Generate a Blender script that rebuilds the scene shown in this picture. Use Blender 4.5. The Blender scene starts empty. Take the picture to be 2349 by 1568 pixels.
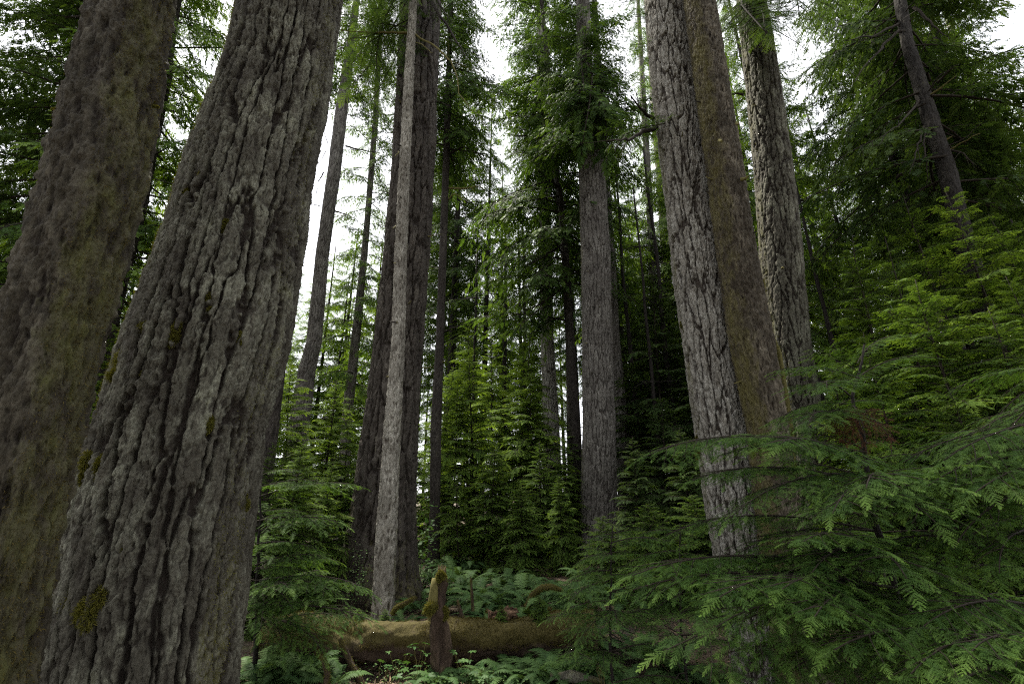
import bpy, math, random
import numpy as np
from mathutils import Vector

R = math.radians
SC = bpy.context.scene
# ------------------------------------------------------------------ camera
PITCH, EYE, FPX = R(18.15), 2.1, 1044.0          # pixel maths is in a 2349 x 1568 copy of the photo
cam_data = bpy.data.cameras.new("camera")
cam_data.lens, cam_data.sensor_width = 16.0, 36.0
cam_data.clip_start, cam_data.clip_end = 0.05, 2000
cam_data.dof.use_dof = True
cam_data.dof.focus_distance = 9.5
cam_data.dof.aperture_fstop = 5.0
cam = bpy.data.objects.new("camera", cam_data)
SC.collection.objects.link(cam)
cam.location = (0, 0, EYE)
cam.rotation_euler = (R(90) + PITCH, 0, 0)
SC.camera = cam
# ------------------------------------------------------------------ light
SUN_EL, SUN_AZ = R(60), R(-42)                   # azimuth from +Y towards +X
world = bpy.data.worlds.new("World"); SC.world = world
world.use_nodes = True
wt = world.node_tree; wt.nodes.clear()
w_out = wt.nodes.new("ShaderNodeOutputWorld"); w_bg = wt.nodes.new("ShaderNodeBackground")
w_sky = wt.nodes.new("ShaderNodeTexSky"); w_sky.sky_type = 'NISHITA'; w_sky.sun_disc = False
w_sky.sun_elevation = SUN_EL; w_sky.sun_rotation = SUN_AZ
w_sky.air_density, w_sky.dust_density, w_sky.ozone_density = 1.0, 3.0, 1.0
w_cl = wt.nodes.new("ShaderNodeTexNoise"); w_cl.inputs['Scale'].default_value = 2.2; w_cl.inputs['Detail'].default_value = 6
w_tc = wt.nodes.new("ShaderNodeTexCoord")
w_rmp = wt.nodes.new("ShaderNodeMapRange")
w_rmp.inputs['From Min'].default_value, w_rmp.inputs['From Max'].default_value = 0.3, 0.6
w_rmp.inputs['To Min'].default_value, w_rmp.inputs['To Max'].default_value = 0.72, 0.95
w_mix = wt.nodes.new("ShaderNodeMix"); w_mix.data_type = 'RGBA'
w_mix.inputs['B'].default_value = (12.0, 12.1, 12.7, 1)    # the cloud sheet, in the sky texture's own units
wt.links.new(w_tc.outputs['Generated'], w_cl.inputs['Vector'])
wt.links.new(w_cl.outputs['Fac'], w_rmp.inputs['Value'])
wt.links.new(w_rmp.outputs['Result'], w_mix.inputs['Factor'])
wt.links.new(w_sky.outputs['Color'], w_mix.inputs['A'])
wt.links.new(w_mix.outputs['Result'], w_bg.inputs['Color'])
w_bg.inputs['Strength'].default_value = 0.075
wt.links.new(w_bg.outputs['Background'], w_out.inputs['Surface'])
sun_data = bpy.data.lights.new("sun", 'SUN')
sun_data.energy, sun_data.angle, sun_data.color = 5.0, R(6), (1.0, 0.94, 0.82)
sun = bpy.data.objects.new("sun", sun_data); SC.collection.objects.link(sun)
_d = Vector((math.sin(SUN_AZ) * math.cos(SUN_EL), math.cos(SUN_AZ) * math.cos(SUN_EL), math.sin(SUN_EL)))
sun.rotation_euler = _d.to_track_quat('Z', 'Y').to_euler()
sun.location = _d * 60
SC.view_settings.view_transform = 'Standard'
SC.view_settings.look = 'None'
SC.view_settings.exposure = 1.52
SC.view_settings.gamma = 1.0
SC.cycles.use_denoising = False
SC.cycles.filter_width = 1.2
SC.cycles.sample_clamp_indirect = 3.0
SC.cycles.max_bounces = 6
SC.cycles.diffuse_bounces = 3
SC.cycles.transmission_bounces = 3
SC.cycles.glossy_bounces = 2

# ------------------------------------------------------------------ helpers
COL = SC.collection
CP, SP = math.cos(PITCH), math.sin(PITCH)

def ray(px, py):
    a, b = (px - 1174.5) / FPX, (784 - py) / FPX
    return np.array([a, CP - b * SP, SP + b * CP])

def P(px, py, Y):
    """the point at distance Y ahead that the photo shows at a pixel"""
    d = ray(px, py)
    return np.array([0, 0, EYE]) + d * (Y / d[1])

def pix(p):
    v = np.asarray(p, float) - np.array([0, 0, EYE])
    z = v[1] * CP + v[2] * SP
    return 1174.5 + FPX * v[0] / z, 784 - FPX * (v[2] * CP - v[1] * SP) / z

def hsh(ix, iy, s):
    h = (ix.astype(np.int64) * 374761393 + iy.astype(np.int64) * 668265263 + s * 1442695041) & 0xFFFFFFFF
    h = ((h ^ (h >> 13)) * 1274126177) & 0xFFFFFFFF
    h = ((h ^ (h >> 16)) * 2246822519) & 0xFFFFFFFF
    return ((h ^ (h >> 15)) & 0xFFFFFF) / float(0xFFFFFF)

def vnoise(x, y, s=0, per=None):
    x0, y0 = np.floor(x), np.floor(y)
    fx, fy = x - x0, y - y0
    fx, fy = fx * fx * (3 - 2 * fx), fy * fy * (3 - 2 * fy)
    w = (lambda q: np.mod(q, per)) if per else (lambda q: q)
    a, b = hsh(w(x0), y0, s), hsh(w(x0 + 1), y0, s)
    c, d = hsh(w(x0), y0 + 1, s), hsh(w(x0 + 1), y0 + 1, s)
    return (a * (1 - fx) + b * fx) * (1 - fy) + (c * (1 - fx) + d * fx) * fy

def fbm(x, y, s=0, per=None, octv=4):
    t, a, f = 0, 0.5, 1
    for k in range(octv):
        t = t + a * vnoise(x * f, y * f, s + 17 * k, per * f if per else None)
        a *= 0.5; f *= 2
    return t

def voro(x, y, s, per):
    x0, y0 = np.floor(x), np.floor(y)
    f1 = np.full(x.shape, 9.0); f2 = f1.copy()
    for i in (-1, 0, 1):
        for j in (-1, 0, 1):
            cx, cy = x0 + i, y0 + j
            wx = np.mod(cx, per)
            dx = cx + 0.12 + 0.76 * hsh(wx, cy, s) - x
            dy = cy + 0.05 + 0.9 * hsh(wx, cy, s + 5) - y
            d = np.sqrt(dx * dx + dy * dy)
            f2 = np.minimum(f2, np.maximum(f1, d))
            f1 = np.minimum(f1, d)
    return f1, f2

def sstep(a, b, x):
    t = np.clip((x - a) / (b - a), 0, 1)
    return t * t * (3 - 2 * t)

def new_mesh(name, V, F, mats, mi=None, attrs=None, smooth=False):
    V = np.ascontiguousarray(V, np.float32); F = np.ascontiguousarray(F, np.int32)
    me = bpy.data.meshes.new(name)
    k = F.shape[1]
    me.vertices.add(len(V)); me.vertices.foreach_set('co', V.ravel())
    me.loops.add(F.size); me.loops.foreach_set('vertex_index', F.ravel())
    me.polygons.add(len(F))
    me.polygons.foreach_set('loop_start', np.arange(0, F.size, k, dtype=np.int32))
    me.polygons.foreach_set('loop_total', np.full(len(F), k, np.int32))
    for m in mats: me.materials.append(m)
    if mi is not None: me.polygons.foreach_set('material_index', np.ascontiguousarray(mi, np.int32))
    if smooth: me.polygons.foreach_set('use_smooth', np.ones(len(F), bool))
    for n, a in (attrs or {}).items():
        at = me.attributes.new(n, 'FLOAT', 'POINT'); at.data.foreach_set('value', np.ascontiguousarray(a, np.float32))
    me.update(calc_edges=True)
    return me

def link(name, me, parent=None, loc=(0, 0, 0), rot=None, scale=None):
    o = bpy.data.objects.new(name, me); COL.objects.link(o)
    if parent is not None: o.parent = parent
    o.location = [float(c) for c in loc]
    if rot is not None: o.rotation_euler = rot
    if scale is not None: o.scale = (scale,) * 3 if np.isscalar(scale) else scale
    return o

def tag(o, label=None, cat=None, group=None, kind=None):
    if label: o['label'] = label
    if cat: o['category'] = cat
    if group: o['group'] = group
    if kind: o['kind'] = kind
    return o

def thing(name, label, cat, loc, rz=0.0, group=None, scale=None):
    o = link(name, None, None, loc, (0, 0, rz), scale)
    return tag(o, label, cat, group)

class Geo:
    """triangles gathered from many pieces, with a material index and two vertex attributes"""
    def __init__(s): s.V, s.F, s.M, s.A, s.B, s.n = [], [], [], [], [], 0
    def add(s, V, F, m=0, tint=0.0, var=0.5):
        V = np.asarray(V, np.float32).reshape(-1, 3); F = np.asarray(F, np.int32)
        if F.shape[1] == 4: F = np.concatenate([F[:, [0, 1, 2]], F[:, [0, 2, 3]]])
        s.V.append(V); s.F.append(F + s.n); s.M.append(np.full(len(F), m, np.int32))
        s.A.append(np.broadcast_to(np.asarray(tint, np.float32), (len(V),)))
        s.B.append(np.broadcast_to(np.asarray(var, np.float32), (len(V),)))
        s.n += len(V)
    def arrays(s):
        return np.concatenate(s.V), np.concatenate(s.F), np.concatenate(s.M), np.concatenate(s.A), np.concatenate(s.B)
    def mesh(s, name, mats, off=(0, 0, 0), smooth=False):
        V, F, M, A, B = s.arrays()
        return new_mesh(name, V - np.asarray(off, np.float32), F, mats, M, {'tint': A, 'var': B}, smooth)

def tube(pts, rad, k=6, closed_tip=True):
    pts = np.asarray(pts, float); n = len(pts)
    rad = np.broadcast_to(np.asarray(rad, float), (n,))
    T = np.gradient(pts, axis=0); T /= np.linalg.norm(T, axis=1)[:, None] + 1e-9
    ref = np.array([0.31, 0.95, 0.1]) if abs(T[0][1]) < 0.8 else np.array([0.95, 0.1, 0.31])
    U = np.cross(T, ref); U /= np.linalg.norm(U, axis=1)[:, None] + 1e-9
    W = np.cross(T, U)
    a = np.arange(k) * 2 * np.pi / k
    V = pts[:, None] + rad[:, None, None] * (np.cos(a)[None, :, None] * U[:, None] + np.sin(a)[None, :, None] * W[:, None])
    i, j = np.meshgrid(np.arange(n - 1), np.arange(k), indexing='ij')
    F = np.stack([i * k + j, i * k + (j + 1) % k, (i + 1) * k + (j + 1) % k, (i + 1) * k + j], -1).reshape(-1, 4)
    F = np.concatenate([F[:, [0, 1, 2]], F[:, [0, 2, 3]]])
    V = V.reshape(-1, 3)
    if closed_tip:
        V = np.concatenate([V, pts[-1:]])
        b = (n - 1) * k
        F = np.concatenate([F, [[b + q, b + (q + 1) % k, len(V) - 1] for q in range(k)]])
    return V, F

def wobble(p0, p1, n, amp, rng, sag=0.0):
    t = np.linspace(0, 1, n)[:, None]
    p = np.asarray(p0) * (1 - t) + np.asarray(p1) * t
    q = np.cumsum(rng.normal(0, 1, (n, 3)), 0); q -= q[0] * (1 - t) + q[-1] * t
    p = p + q * amp / math.sqrt(n)
    p[:, 2] -= sag * 4 * (t * (1 - t))[:, 0]
    return p

# ------------------------------------------------------------------ materials
def mat(name):
    m = bpy.data.materials.new(name); m.use_nodes = True
    nt = m.node_tree; nt.nodes.clear()
    out = nt.nodes.new("ShaderNodeOutputMaterial")
    return m, nt, out

def attr(nt, n):
    a = nt.nodes.new("ShaderNodeAttribute"); a.attribute_name = n; return a.outputs['Fac']

def mixc(nt, fac, a, b):
    n = nt.nodes.new("ShaderNodeMix"); n.data_type = 'RGBA'
    for key, v in (('Factor', fac), ('A', a), ('B', b)):
        if hasattr(v, 'is_output'): nt.links.new(v, n.inputs[key])
        else: n.inputs[key].default_value = v if key == 'Factor' else (*v, 1)
    return n.outputs['Result']

def rng_node(nt, v, a, b, c=0.0, d=1.0):
    n = nt.nodes.new("ShaderNodeMapRange")
    nt.links.new(v, n.inputs['Value'])
    for k, q in zip(('From Min', 'From Max', 'To Min', 'To Max'), (a, b, c, d)): n.inputs[k].default_value = q
    return n.outputs['Result']

def noise_node(nt, scale, detail=4, vec=None, stretch=None, rough=0.6):
    n = nt.nodes.new("ShaderNodeTexNoise"); n.inputs['Scale'].default_value = scale; n.inputs['Detail'].default_value = detail
    n.inputs['Roughness'].default_value = rough
    tc = nt.nodes.new("ShaderNodeTexCoord")
    if stretch:
        mp = nt.nodes.new("ShaderNodeMapping"); mp.inputs['Scale'].default_value = stretch
        nt.links.new(tc.outputs['Object'], mp.inputs['Vector']); nt.links.new(mp.outputs['Vector'], n.inputs['Vector'])
    else: nt.links.new(tc.outputs['Object'], n.inputs['Vector'])
    return n.outputs['Fac']

def math_node(nt, op, a, b):
    n = nt.nodes.new("ShaderNodeMath"); n.operation = op
    for i, v in enumerate((a, b)):
        if hasattr(v, 'is_output'): nt.links.new(v, n.inputs[i])
        else: n.inputs[i].default_value = v
    return n.outputs[0]

def leaf_mat(name, old, young, trans=0.42, rough=0.65, spec=0.08):
    m, nt, out = mat(name)
    t, v = attr(nt, 'tint'), attr(nt, 'var')
    c = mixc(nt, t, old, young)
    hs = nt.nodes.new("ShaderNodeHueSaturation")
    nt.links.new(c, hs.inputs['Color'])
    nt.links.new(rng_node(nt, v, 0, 1, 0.6, 1.45), hs.inputs['Value'])
    nt.links.new(rng_node(nt, v, 0, 1, 0.512, 0.488), hs.inputs['Hue'])
    hs.inputs['Saturation'].default_value = 1.0
    b = nt.nodes.new("ShaderNodeBsdfPrincipled")
    nt.links.new(hs.outputs['Color'], b.inputs['Base Color'])
    b.inputs['Roughness'].default_value = rough
    b.inputs['Specular IOR Level'].default_value = spec
    tr = nt.nodes.new("ShaderNodeBsdfTranslucent")
    g = nt.nodes.new("ShaderNodeMix"); g.data_type = 'RGBA'; g.blend_type = 'MULTIPLY'; g.inputs['Factor'].default_value = 1
    nt.links.new(hs.outputs['Color'], g.inputs['A']); g.inputs['B'].default_value = (1.35, 1.3, 0.55, 1)
    nt.links.new(g.outputs['Result'], tr.inputs['Color'])
    mx = nt.nodes.new("ShaderNodeMixShader"); mx.inputs[0].default_value = trans
    nt.links.new(b.outputs[0], mx.inputs[1]); nt.links.new(tr.outputs[0], mx.inputs[2])
    nt.links.new(mx.outputs[0], out.inputs['Surface'])
    return m

def bark_mat(name, crack, plate, lichen, moss=(0.075, 0.07, 0.02), bump=0.7, stretch=(1, 1, 0.35), fine=60, lich_amt=(0.42, 0.62), rough=0.9):
    m, nt, out = mat(name)
    r, ms = attr(nt, 'ridge'), attr(nt, 'moss')
    n1 = noise_node(nt, 3.0, 6, stretch=(1, 1, 0.5))
    n2 = noise_node(nt, fine, 5, stretch=stretch)
    n3 = noise_node(nt, 14.0, 5, stretch=stretch)
    pl = mixc(nt, rng_node(nt, n3, 0.35, 0.68), plate, lichen)
    pl = mixc(nt, rng_node(nt, n1, *lich_amt), tuple(0.72 * a for a in plate), pl)
    c = mixc(nt, rng_node(nt, r, 0.08, 0.8), crack, pl)
    c2 = mixc(nt, rng_node(nt, n2, 0.38, 0.72, 0.0, 0.85), c, tuple(0.30 * q for q in plate))
    msk = rng_node(nt, math_node(nt, 'ADD', ms, math_node(nt, 'ADD', math_node(nt, 'MULTIPLY', math_node(nt, 'SUBTRACT', n3, 0.5), 1.6), math_node(nt, 'MULTIPLY', math_node(nt, 'SUBTRACT', n1, 0.5), 1.2))), 0.30, 0.85)
    mc = mixc(nt, n2, tuple(0.5 * q for q in moss), tuple(1.3 * q for q in moss))
    c3 = mixc(nt, msk, c2, mc)
    b = nt.nodes.new("ShaderNodeBsdfPrincipled")
    nt.links.new(c3, b.inputs['Base Color']); b.inputs['Roughness'].default_value = rough
    b.inputs['Specular IOR Level'].default_value = 0.25
    bp = nt.nodes.new("ShaderNodeBump"); bp.inputs['Strength'].default_value = bump; bp.inputs['Distance'].default_value = 0.03
    nt.links.new(math_node(nt, 'ADD', n2, n3), bp.inputs['Height']); nt.links.new(bp.outputs['Normal'], b.inputs['Normal'])
    nt.links.new(b.outputs[0], out.inputs['Surface'])
    return m

M = {}
M['needle'] = leaf_mat('hemlock_needles', (0.042, 0.084, 0.019), (0.13, 0.21, 0.030))
M['needle_fresh'] = leaf_mat('fresh_needles', (0.062, 0.118, 0.024), (0.19, 0.285, 0.042), 0.46)
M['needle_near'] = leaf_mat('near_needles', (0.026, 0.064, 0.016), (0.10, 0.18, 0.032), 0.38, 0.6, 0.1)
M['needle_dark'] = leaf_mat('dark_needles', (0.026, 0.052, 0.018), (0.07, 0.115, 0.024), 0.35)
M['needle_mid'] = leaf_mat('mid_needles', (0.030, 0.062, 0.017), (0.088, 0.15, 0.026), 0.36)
M['needle_rust'] = leaf_mat('rust_needles', (0.05, 0.024, 0.012), (0.10, 0.046, 0.022), 0.3)
M['fern'] = leaf_mat('fern_leaf', (0.034, 0.074, 0.024), (0.09, 0.155, 0.045), 0.25, 0.6, 0.1)
M['broad'] = leaf_mat('broad_leaf', (0.028, 0.070, 0.019), (0.06, 0.13, 0.03), 0.3, 0.55, 0.15)
M['moss'] = leaf_mat('moss_fuzz', (0.075, 0.075, 0.014), (0.16, 0.15, 0.03), 0.3, 0.8, 0.1)
M['moss_brown'] = leaf_mat('brown_moss_fuzz', (0.055, 0.043, 0.013), (0.135, 0.112, 0.03), 0.3, 0.8, 0.1)
M['litter'] = leaf_mat('litter_bits', (0.07, 0.045, 0.025), (0.26, 0.18, 0.11), 0.1, 0.7, 0.2)
M['fir'] = bark_mat('furrowed_fir_bark', (0.022, 0.016, 0.012), (0.100, 0.092, 0.068), (0.27, 0.275, 0.205))
M['fir_dark'] = bark_mat('dark_fir_bark', (0.022, 0.016, 0.012), (0.062, 0.052, 0.041), (0.125, 0.112, 0.092))
M['fir_pale'] = bark_mat('pale_fir_bark', (0.035, 0.026, 0.020), (0.20, 0.183, 0.150), (0.38, 0.37, 0.325), lich_amt=(0.3, 0.5))
M['fir_grey'] = bark_mat('grey_fir_bark', (0.04, 0.033, 0.028), (0.155, 0.141, 0.122), (0.255, 0.243, 0.215), fine=40)
M['mossy'] = bark_mat('mossy_bark', (0.03, 0.022, 0.014), (0.064, 0.052, 0.034), (0.23, 0.20, 0.15), moss=(0.086, 0.076, 0.026), fine=38)
M['mossy_dark'] = bark_mat('dark_mossy_bark', (0.014, 0.010, 0.007), (0.043, 0.036, 0.022), (0.15, 0.135, 0.10), moss=(0.058, 0.058, 0.017), fine=30, lich_amt=(0.4, 0.66))
M['tan'] = bark_mat('tan_bark', (0.05, 0.038, 0.026), (0.27, 0.25, 0.205), (0.50, 0.48, 0.41), fine=60)
M['dark'] = bark_mat('dark_bark', (0.014, 0.011, 0.009), (0.045, 0.037, 0.030), (0.078, 0.070, 0.058), fine=50)
M['black'] = bark_mat('blackish_bark', (0.010, 0.008, 0.007), (0.026, 0.022, 0.018), (0.05, 0.045, 0.038), fine=50)
M['rot'] = bark_mat('rotten_wood', (0.022, 0.014, 0.009), (0.085, 0.055, 0.036), (0.19, 0.14, 0.10), moss=(0.075, 0.062, 0.018))
M['rot_orange'] = bark_mat('orange_rotten_wood', (0.04, 0.02, 0.01), (0.18, 0.10, 0.055), (0.36, 0.25, 0.16))
def wood_mat(name, a, b):
    m, nt, out = mat(name)
    c = mixc(nt, noise_node(nt, 40, 4), a, b)
    s = nt.nodes.new("ShaderNodeBsdfPrincipled"); s.inputs['Roughness'].default_value = 0.9
    s.inputs['Specular IOR Level'].default_value = 0.2
    nt.links.new(c, s.inputs['Base Color']); nt.links.new(s.outputs[0], out.inputs['Surface'])
    return m
M['twig'] = wood_mat('twig_bark', (0.012, 0.009, 0.007), (0.034, 0.027, 0.019))
M['twig_moss'] = wood_mat('mossy_twig_bark', (0.05, 0.045, 0.014), (0.17, 0.15, 0.05))
def soil_mat():
    m, nt, out = mat('forest_soil')
    c = mixc(nt, rng_node(nt, noise_node(nt, 0.9, 6), 0.4, 0.62), (0.030, 0.021, 0.013), (0.075, 0.050, 0.030))
    c = mixc(nt, rng_node(nt, noise_node(nt, 2.2, 5), 0.56, 0.66), c, (0.05, 0.055, 0.014))
    c = mixc(nt, rng_node(nt, noise_node(nt, 60, 4), 0.52, 0.7), c, (0.14, 0.10, 0.065))
    s = nt.nodes.new("ShaderNodeBsdfPrincipled"); s.inputs['Roughness'].default_value = 0.95
    nt.links.new(c, s.inputs['Base Color'])
    b = nt.nodes.new("ShaderNodeBump"); b.inputs['Distance'].default_value = 0.03; b.inputs['Strength'].default_value = 0.8
    nt.links.new(noise_node(nt, 25, 6), b.inputs['Height']); nt.links.new(b.outputs[0], s.inputs['Normal'])
    nt.links.new(s.outputs[0], out.inputs['Surface'])
    return m
M['soil'] = soil_mat()

# ------------------------------------------------------------------ ground
def gz(x, y):
    x, y = np.asarray(x, float), np.asarray(y, float)
    z = 0.35 * (fbm(x * 0.35 + 40, y * 0.35 + 40, 3) - 0.47) + 0.10 * (fbm(x * 2 + 60, y * 2 + 60, 9) - 0.47)
    z = z * np.clip(np.hypot(x, y) / 14, 0.25, 1)
    z = z - 0.55 * np.exp(-((x - 3.2) ** 2 / 3.0 + (y - 6.0) ** 2 / 4.0))
    z = z - 0.22 * np.exp(-((x + 0.3) ** 2 / 6.0 + (y - 6.85) ** 2 / 0.16))
    z = z - 0.5 * np.exp(-((x + 3.2) ** 2 / 2.5 + (y - 3.8) ** 2 / 3))
    return z

def ground():
    def grid(n, warp): return np.sign(n) * np.abs(n) ** warp
    gx = grid(np.linspace(-1, 1, 321), 2.6) * 160
    gy = grid(np.linspace(-1, 1, 321), 2.6) * 160 + 8
    X, Y = np.meshgrid(gx, gy, indexing='ij')
    V = np.stack([X, Y, gz(X, Y)], -1).reshape(-1, 3)
    n = 321
    i, j = np.meshgrid(np.arange(n - 1), np.arange(n - 1), indexing='ij')
    F = np.stack([i * n + j, (i + 1) * n + j, (i + 1) * n + j + 1, i * n + j + 1], -1).reshape(-1, 4)
    o = link('ground', new_mesh('ground', V, F, [M['soil']], smooth=True))
    tag(o, 'dark forest floor of needles, soil and moss', None, kind='structure')
ground()

# ------------------------------------------------------------------ trunks
def bark_disp(TH, Z, R0, bark, seed):
    """displacement in metres and the plate mask on a cylinder grid"""
    circ = 2 * math.pi * R0
    w, ln, depth, kind = bark
    per = max(7, int(round(circ / w)))
    u = TH / (2 * math.pi) * per
    if kind == 'fir':
        v = Z / ln
        wu = u + 0.95 * (fbm(u * 0.5, Z / ln * 1.6, seed, per * 0.5 if per % 2 == 0 else None, 3) - 0.5) * sstep(0, 0.4, u) * sstep(per, per - 0.4, u)
        wu = wu + 0.30 * (vnoise(u * 3, Z / w * 0.8, seed + 3, per * 3) - 0.5)
        wv = v + 0.5 * (vnoise(u * 2, v * 2, seed + 7, per * 2) - 0.5)
        f1, f2 = voro(np.mod(wu, per), wv, seed, per)
        h1 = sstep(0.02, 0.19, f2 - f1 + 0.22 * (vnoise(u * 5, Z / w * 3, seed + 13, per * 5) - 0.5))
        n = fbm(u * 5, Z / w * 1.9, seed + 31, per * 5, 6)
        n3 = vnoise(u * 17, Z / w * 11, seed + 51, per * 17)
        def terr(x, k):
            x = x * k; f = np.floor(x); return (f + sstep(0.0, 0.22, x - f)) / k
        t1 = terr(fbm(u * 1.6 + 0.5 * vnoise(u * 6, Z / w * 3, seed + 15, per * 6), Z / w * 0.30, seed + 41, None, 4), 6.0)
        t2 = terr(fbm(u * 4.5, Z / w * 1.2, seed + 45, None, 4), 5.0)
        g1, g2 = voro(u * 2.0 + 0.9 * vnoise(u * 5, Z / w * 2.0, seed + 11, per * 5), Z / w * 0.34, seed + 21, per * 2)
        h3 = sstep(0.0, 0.28, g2 - g1 + 0.4 * (n - 0.45))
        crown = 1 - np.clip(f1 * 0.9, 0, 1) * 0.15
        d = depth * (h1 * crown - 0.8) + depth * 0.24 * h1 * (h3 - 0.7) + depth * 0.40 * (t1 - 0.42) + depth * 0.5 * (t2 - 0.42) + depth * 0.45 * (n - 0.47) + depth * 0.16 * (n3 - 0.5)
        ridge = np.clip(h1 * (0.35 + 0.65 * h3) * (0.35 + 1.5 * (0.5 * n + 0.5 * t2 - 0.1)), 0, 1)
    else:
        n = fbm(u * 2.2, Z / w * 0.7, seed + 31, None, 6)
        n2 = 1 - np.abs(2 * fbm(u * 1.3, Z / w * 0.35, seed + 41, None, 4) / 0.94 - 1)
        q = fbm(u * 1.5, Z / w * 0.45, seed + 45, None, 4) * 6; fq = np.floor(q); tq = (fq + sstep(0, 0.25, q - fq)) / 6
        d = depth * (2.6 * (n - 0.47) + 1.2 * (n2 - 0.6) + 2.2 * (tq - 0.42))
        ridge = np.clip(0.35 + 1.9 * (n - 0.45) + 0.9 * (n2 - 0.55) + 1.2 * (tq - 0.42), 0, 1)
    return d, ridge

def axis_from_rows(rows, Y):
    """pixel rows (y, left, right) of a trunk standing in the vertical plane Y -> z, x, r"""
    out = []
    for (py, l, r) in rows:
        a, b = ray(l, py), ray(r, py)
        aL, aR = math.atan2(a[0], a[1]), math.atan2(b[0], b[1])
        c, h = (aL + aR) / 2, (aR - aL) / 2
        D = Y / math.cos(c)
        m = P((l + r) / 2, py, Y)
        out.append((m[2], D * math.sin(c), D * math.sin(h)))
    return np.array(sorted(out))

AX = {}
SURF = {}
def make_trunk(key, rows, Y, mt, bark, nseg, nrow, ztop=24.0, flare=0.35, lumps=0.0, moss=None, seed=1, zvis=None, name='trunk', rtop=0.45, ydrift=None):
    A = axis_from_rows(rows, Y)
    ztop = max(ztop, 1.62 * Y + 4) if ztop > 12 else ztop
    z, x, r = A[:, 0], A[:, 1], A[:, 2]
    zb = float(gz(x[0], Y)) - 0.25
    # extend along the ends' own slopes
    k = min(2, len(z) - 1)
    sl = (x[k] - x[0]) / (z[k] - z[0]); su = (x[-1] - x[-1 - k]) / (z[-1] - z[-1 - k])
    zz = np.concatenate([[zb], z, [ztop]]) if z[0] > zb + 0.05 else np.concatenate([z, [ztop]])
    if z[0] > zb + 0.05:
        xx = np.concatenate([[x[0] + sl * (zb - z[0])], x, [x[-1] + su * (ztop - z[-1])]])
        rr = np.concatenate([[r[0] * 1.05], r, [max(r[-1] * rtop, 0.04)]])
    else:
        xx = np.concatenate([x, [x[-1] + su * (ztop - z[-1])]]); rr = np.concatenate([r, [max(r[-1] * rtop, 0.04)]])
    fx = lambda q: np.interp(q, zz, xx)
    fr = lambda q: np.interp(q, zz, rr)
    zv = zvis if zvis else min(ztop - 1, z[-1] + 0.6)
    Zs = np.concatenate([np.linspace(zz[0], zv, nrow), np.linspace(zv, ztop, 24)[1:]])
    th = np.arange(nseg) * 2 * math.pi / nseg
    TH, ZZ = np.meshgrid(th, Zs)
    R0 = float(np.median(r))
    d, ridge = bark_disp(TH, ZZ, R0, bark, seed)
    rad = fr(ZZ)
    zg = zz[0] + 0.25
    fl = flare * np.exp(-np.clip(ZZ - zg, 0, None) / 0.55)
    rad = rad * (1 + fl * (0.6 + 0.8 * vnoise(TH / (2 * math.pi) * 7, ZZ * 0.15, seed + 50, 7)))
    if lumps: rad = rad + lumps * (fbm(TH / (2 * math.pi) * 6, ZZ * 0.7, seed + 61, 6, 3) - 0.45)
    rad = rad + d
    yy = np.full_like(ZZ, Y)
    if ydrift: yy = yy + ydrift * np.clip(ZZ - zg, 0, None)
    V = np.stack([fx(ZZ) + rad * np.cos(TH), yy + rad * np.sin(TH), ZZ], -1).reshape(-1, 3)
    n, m = ZZ.shape
    i, j = np.meshgrid(np.arange(n - 1), np.arange(m), indexing='ij')
    F = np.stack([i * m + j, i * m + (j + 1) % m, (i + 1) * m + (j + 1) % m, (i + 1) * m + j], -1).reshape(-1, 4)
    ms = np.zeros(ZZ.shape)
    if moss:   # (direction angle, width, strength, low-z bonus)
        for ang, wid, st, low in (moss if isinstance(moss, list) else [moss]):
            dd = np.abs(np.angle(np.exp(1j * (TH - ang))))
            ms = ms + st * sstep(wid, wid * 0.35, dd) + low * np.exp(-np.clip(ZZ - zg, 0, None) / 1.2)
        ms = ms * (0.55 + 0.9 * fbm(TH / (2 * math.pi) * 9, ZZ * 1.6, seed + 71, 9, 3))
    base = np.array([float(fx(zg)), Y, zg])
    me = new_mesh(name, V - base, F, [mt], None, {'ridge': ridge.ravel(), 'moss': np.clip(ms, 0, 1).ravel()}, True)
    nrm = np.stack([np.cos(TH), np.sin(TH), 0 * TH], -1).reshape(-1, 3)
    SURF[key] = (V, nrm, np.clip(ms, 0, 1).ravel(), ridge.ravel(), zv)
    AX[key] = dict(x=fx, r=fr, Y=Y, base=base, yd=ydrift or 0.0)
    return me

def on_axis(key, z):
    a = AX[key]; return np.array([float(a['x'](z)), a['Y'] + a['yd'] * max(z - a['base'][2], 0), z])

def z_at(key, py):
    """height on a trunk that shows at picture row py"""
    Y = AX[key]['Y']; return float(P(1174.5, py, Y)[2])

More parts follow.
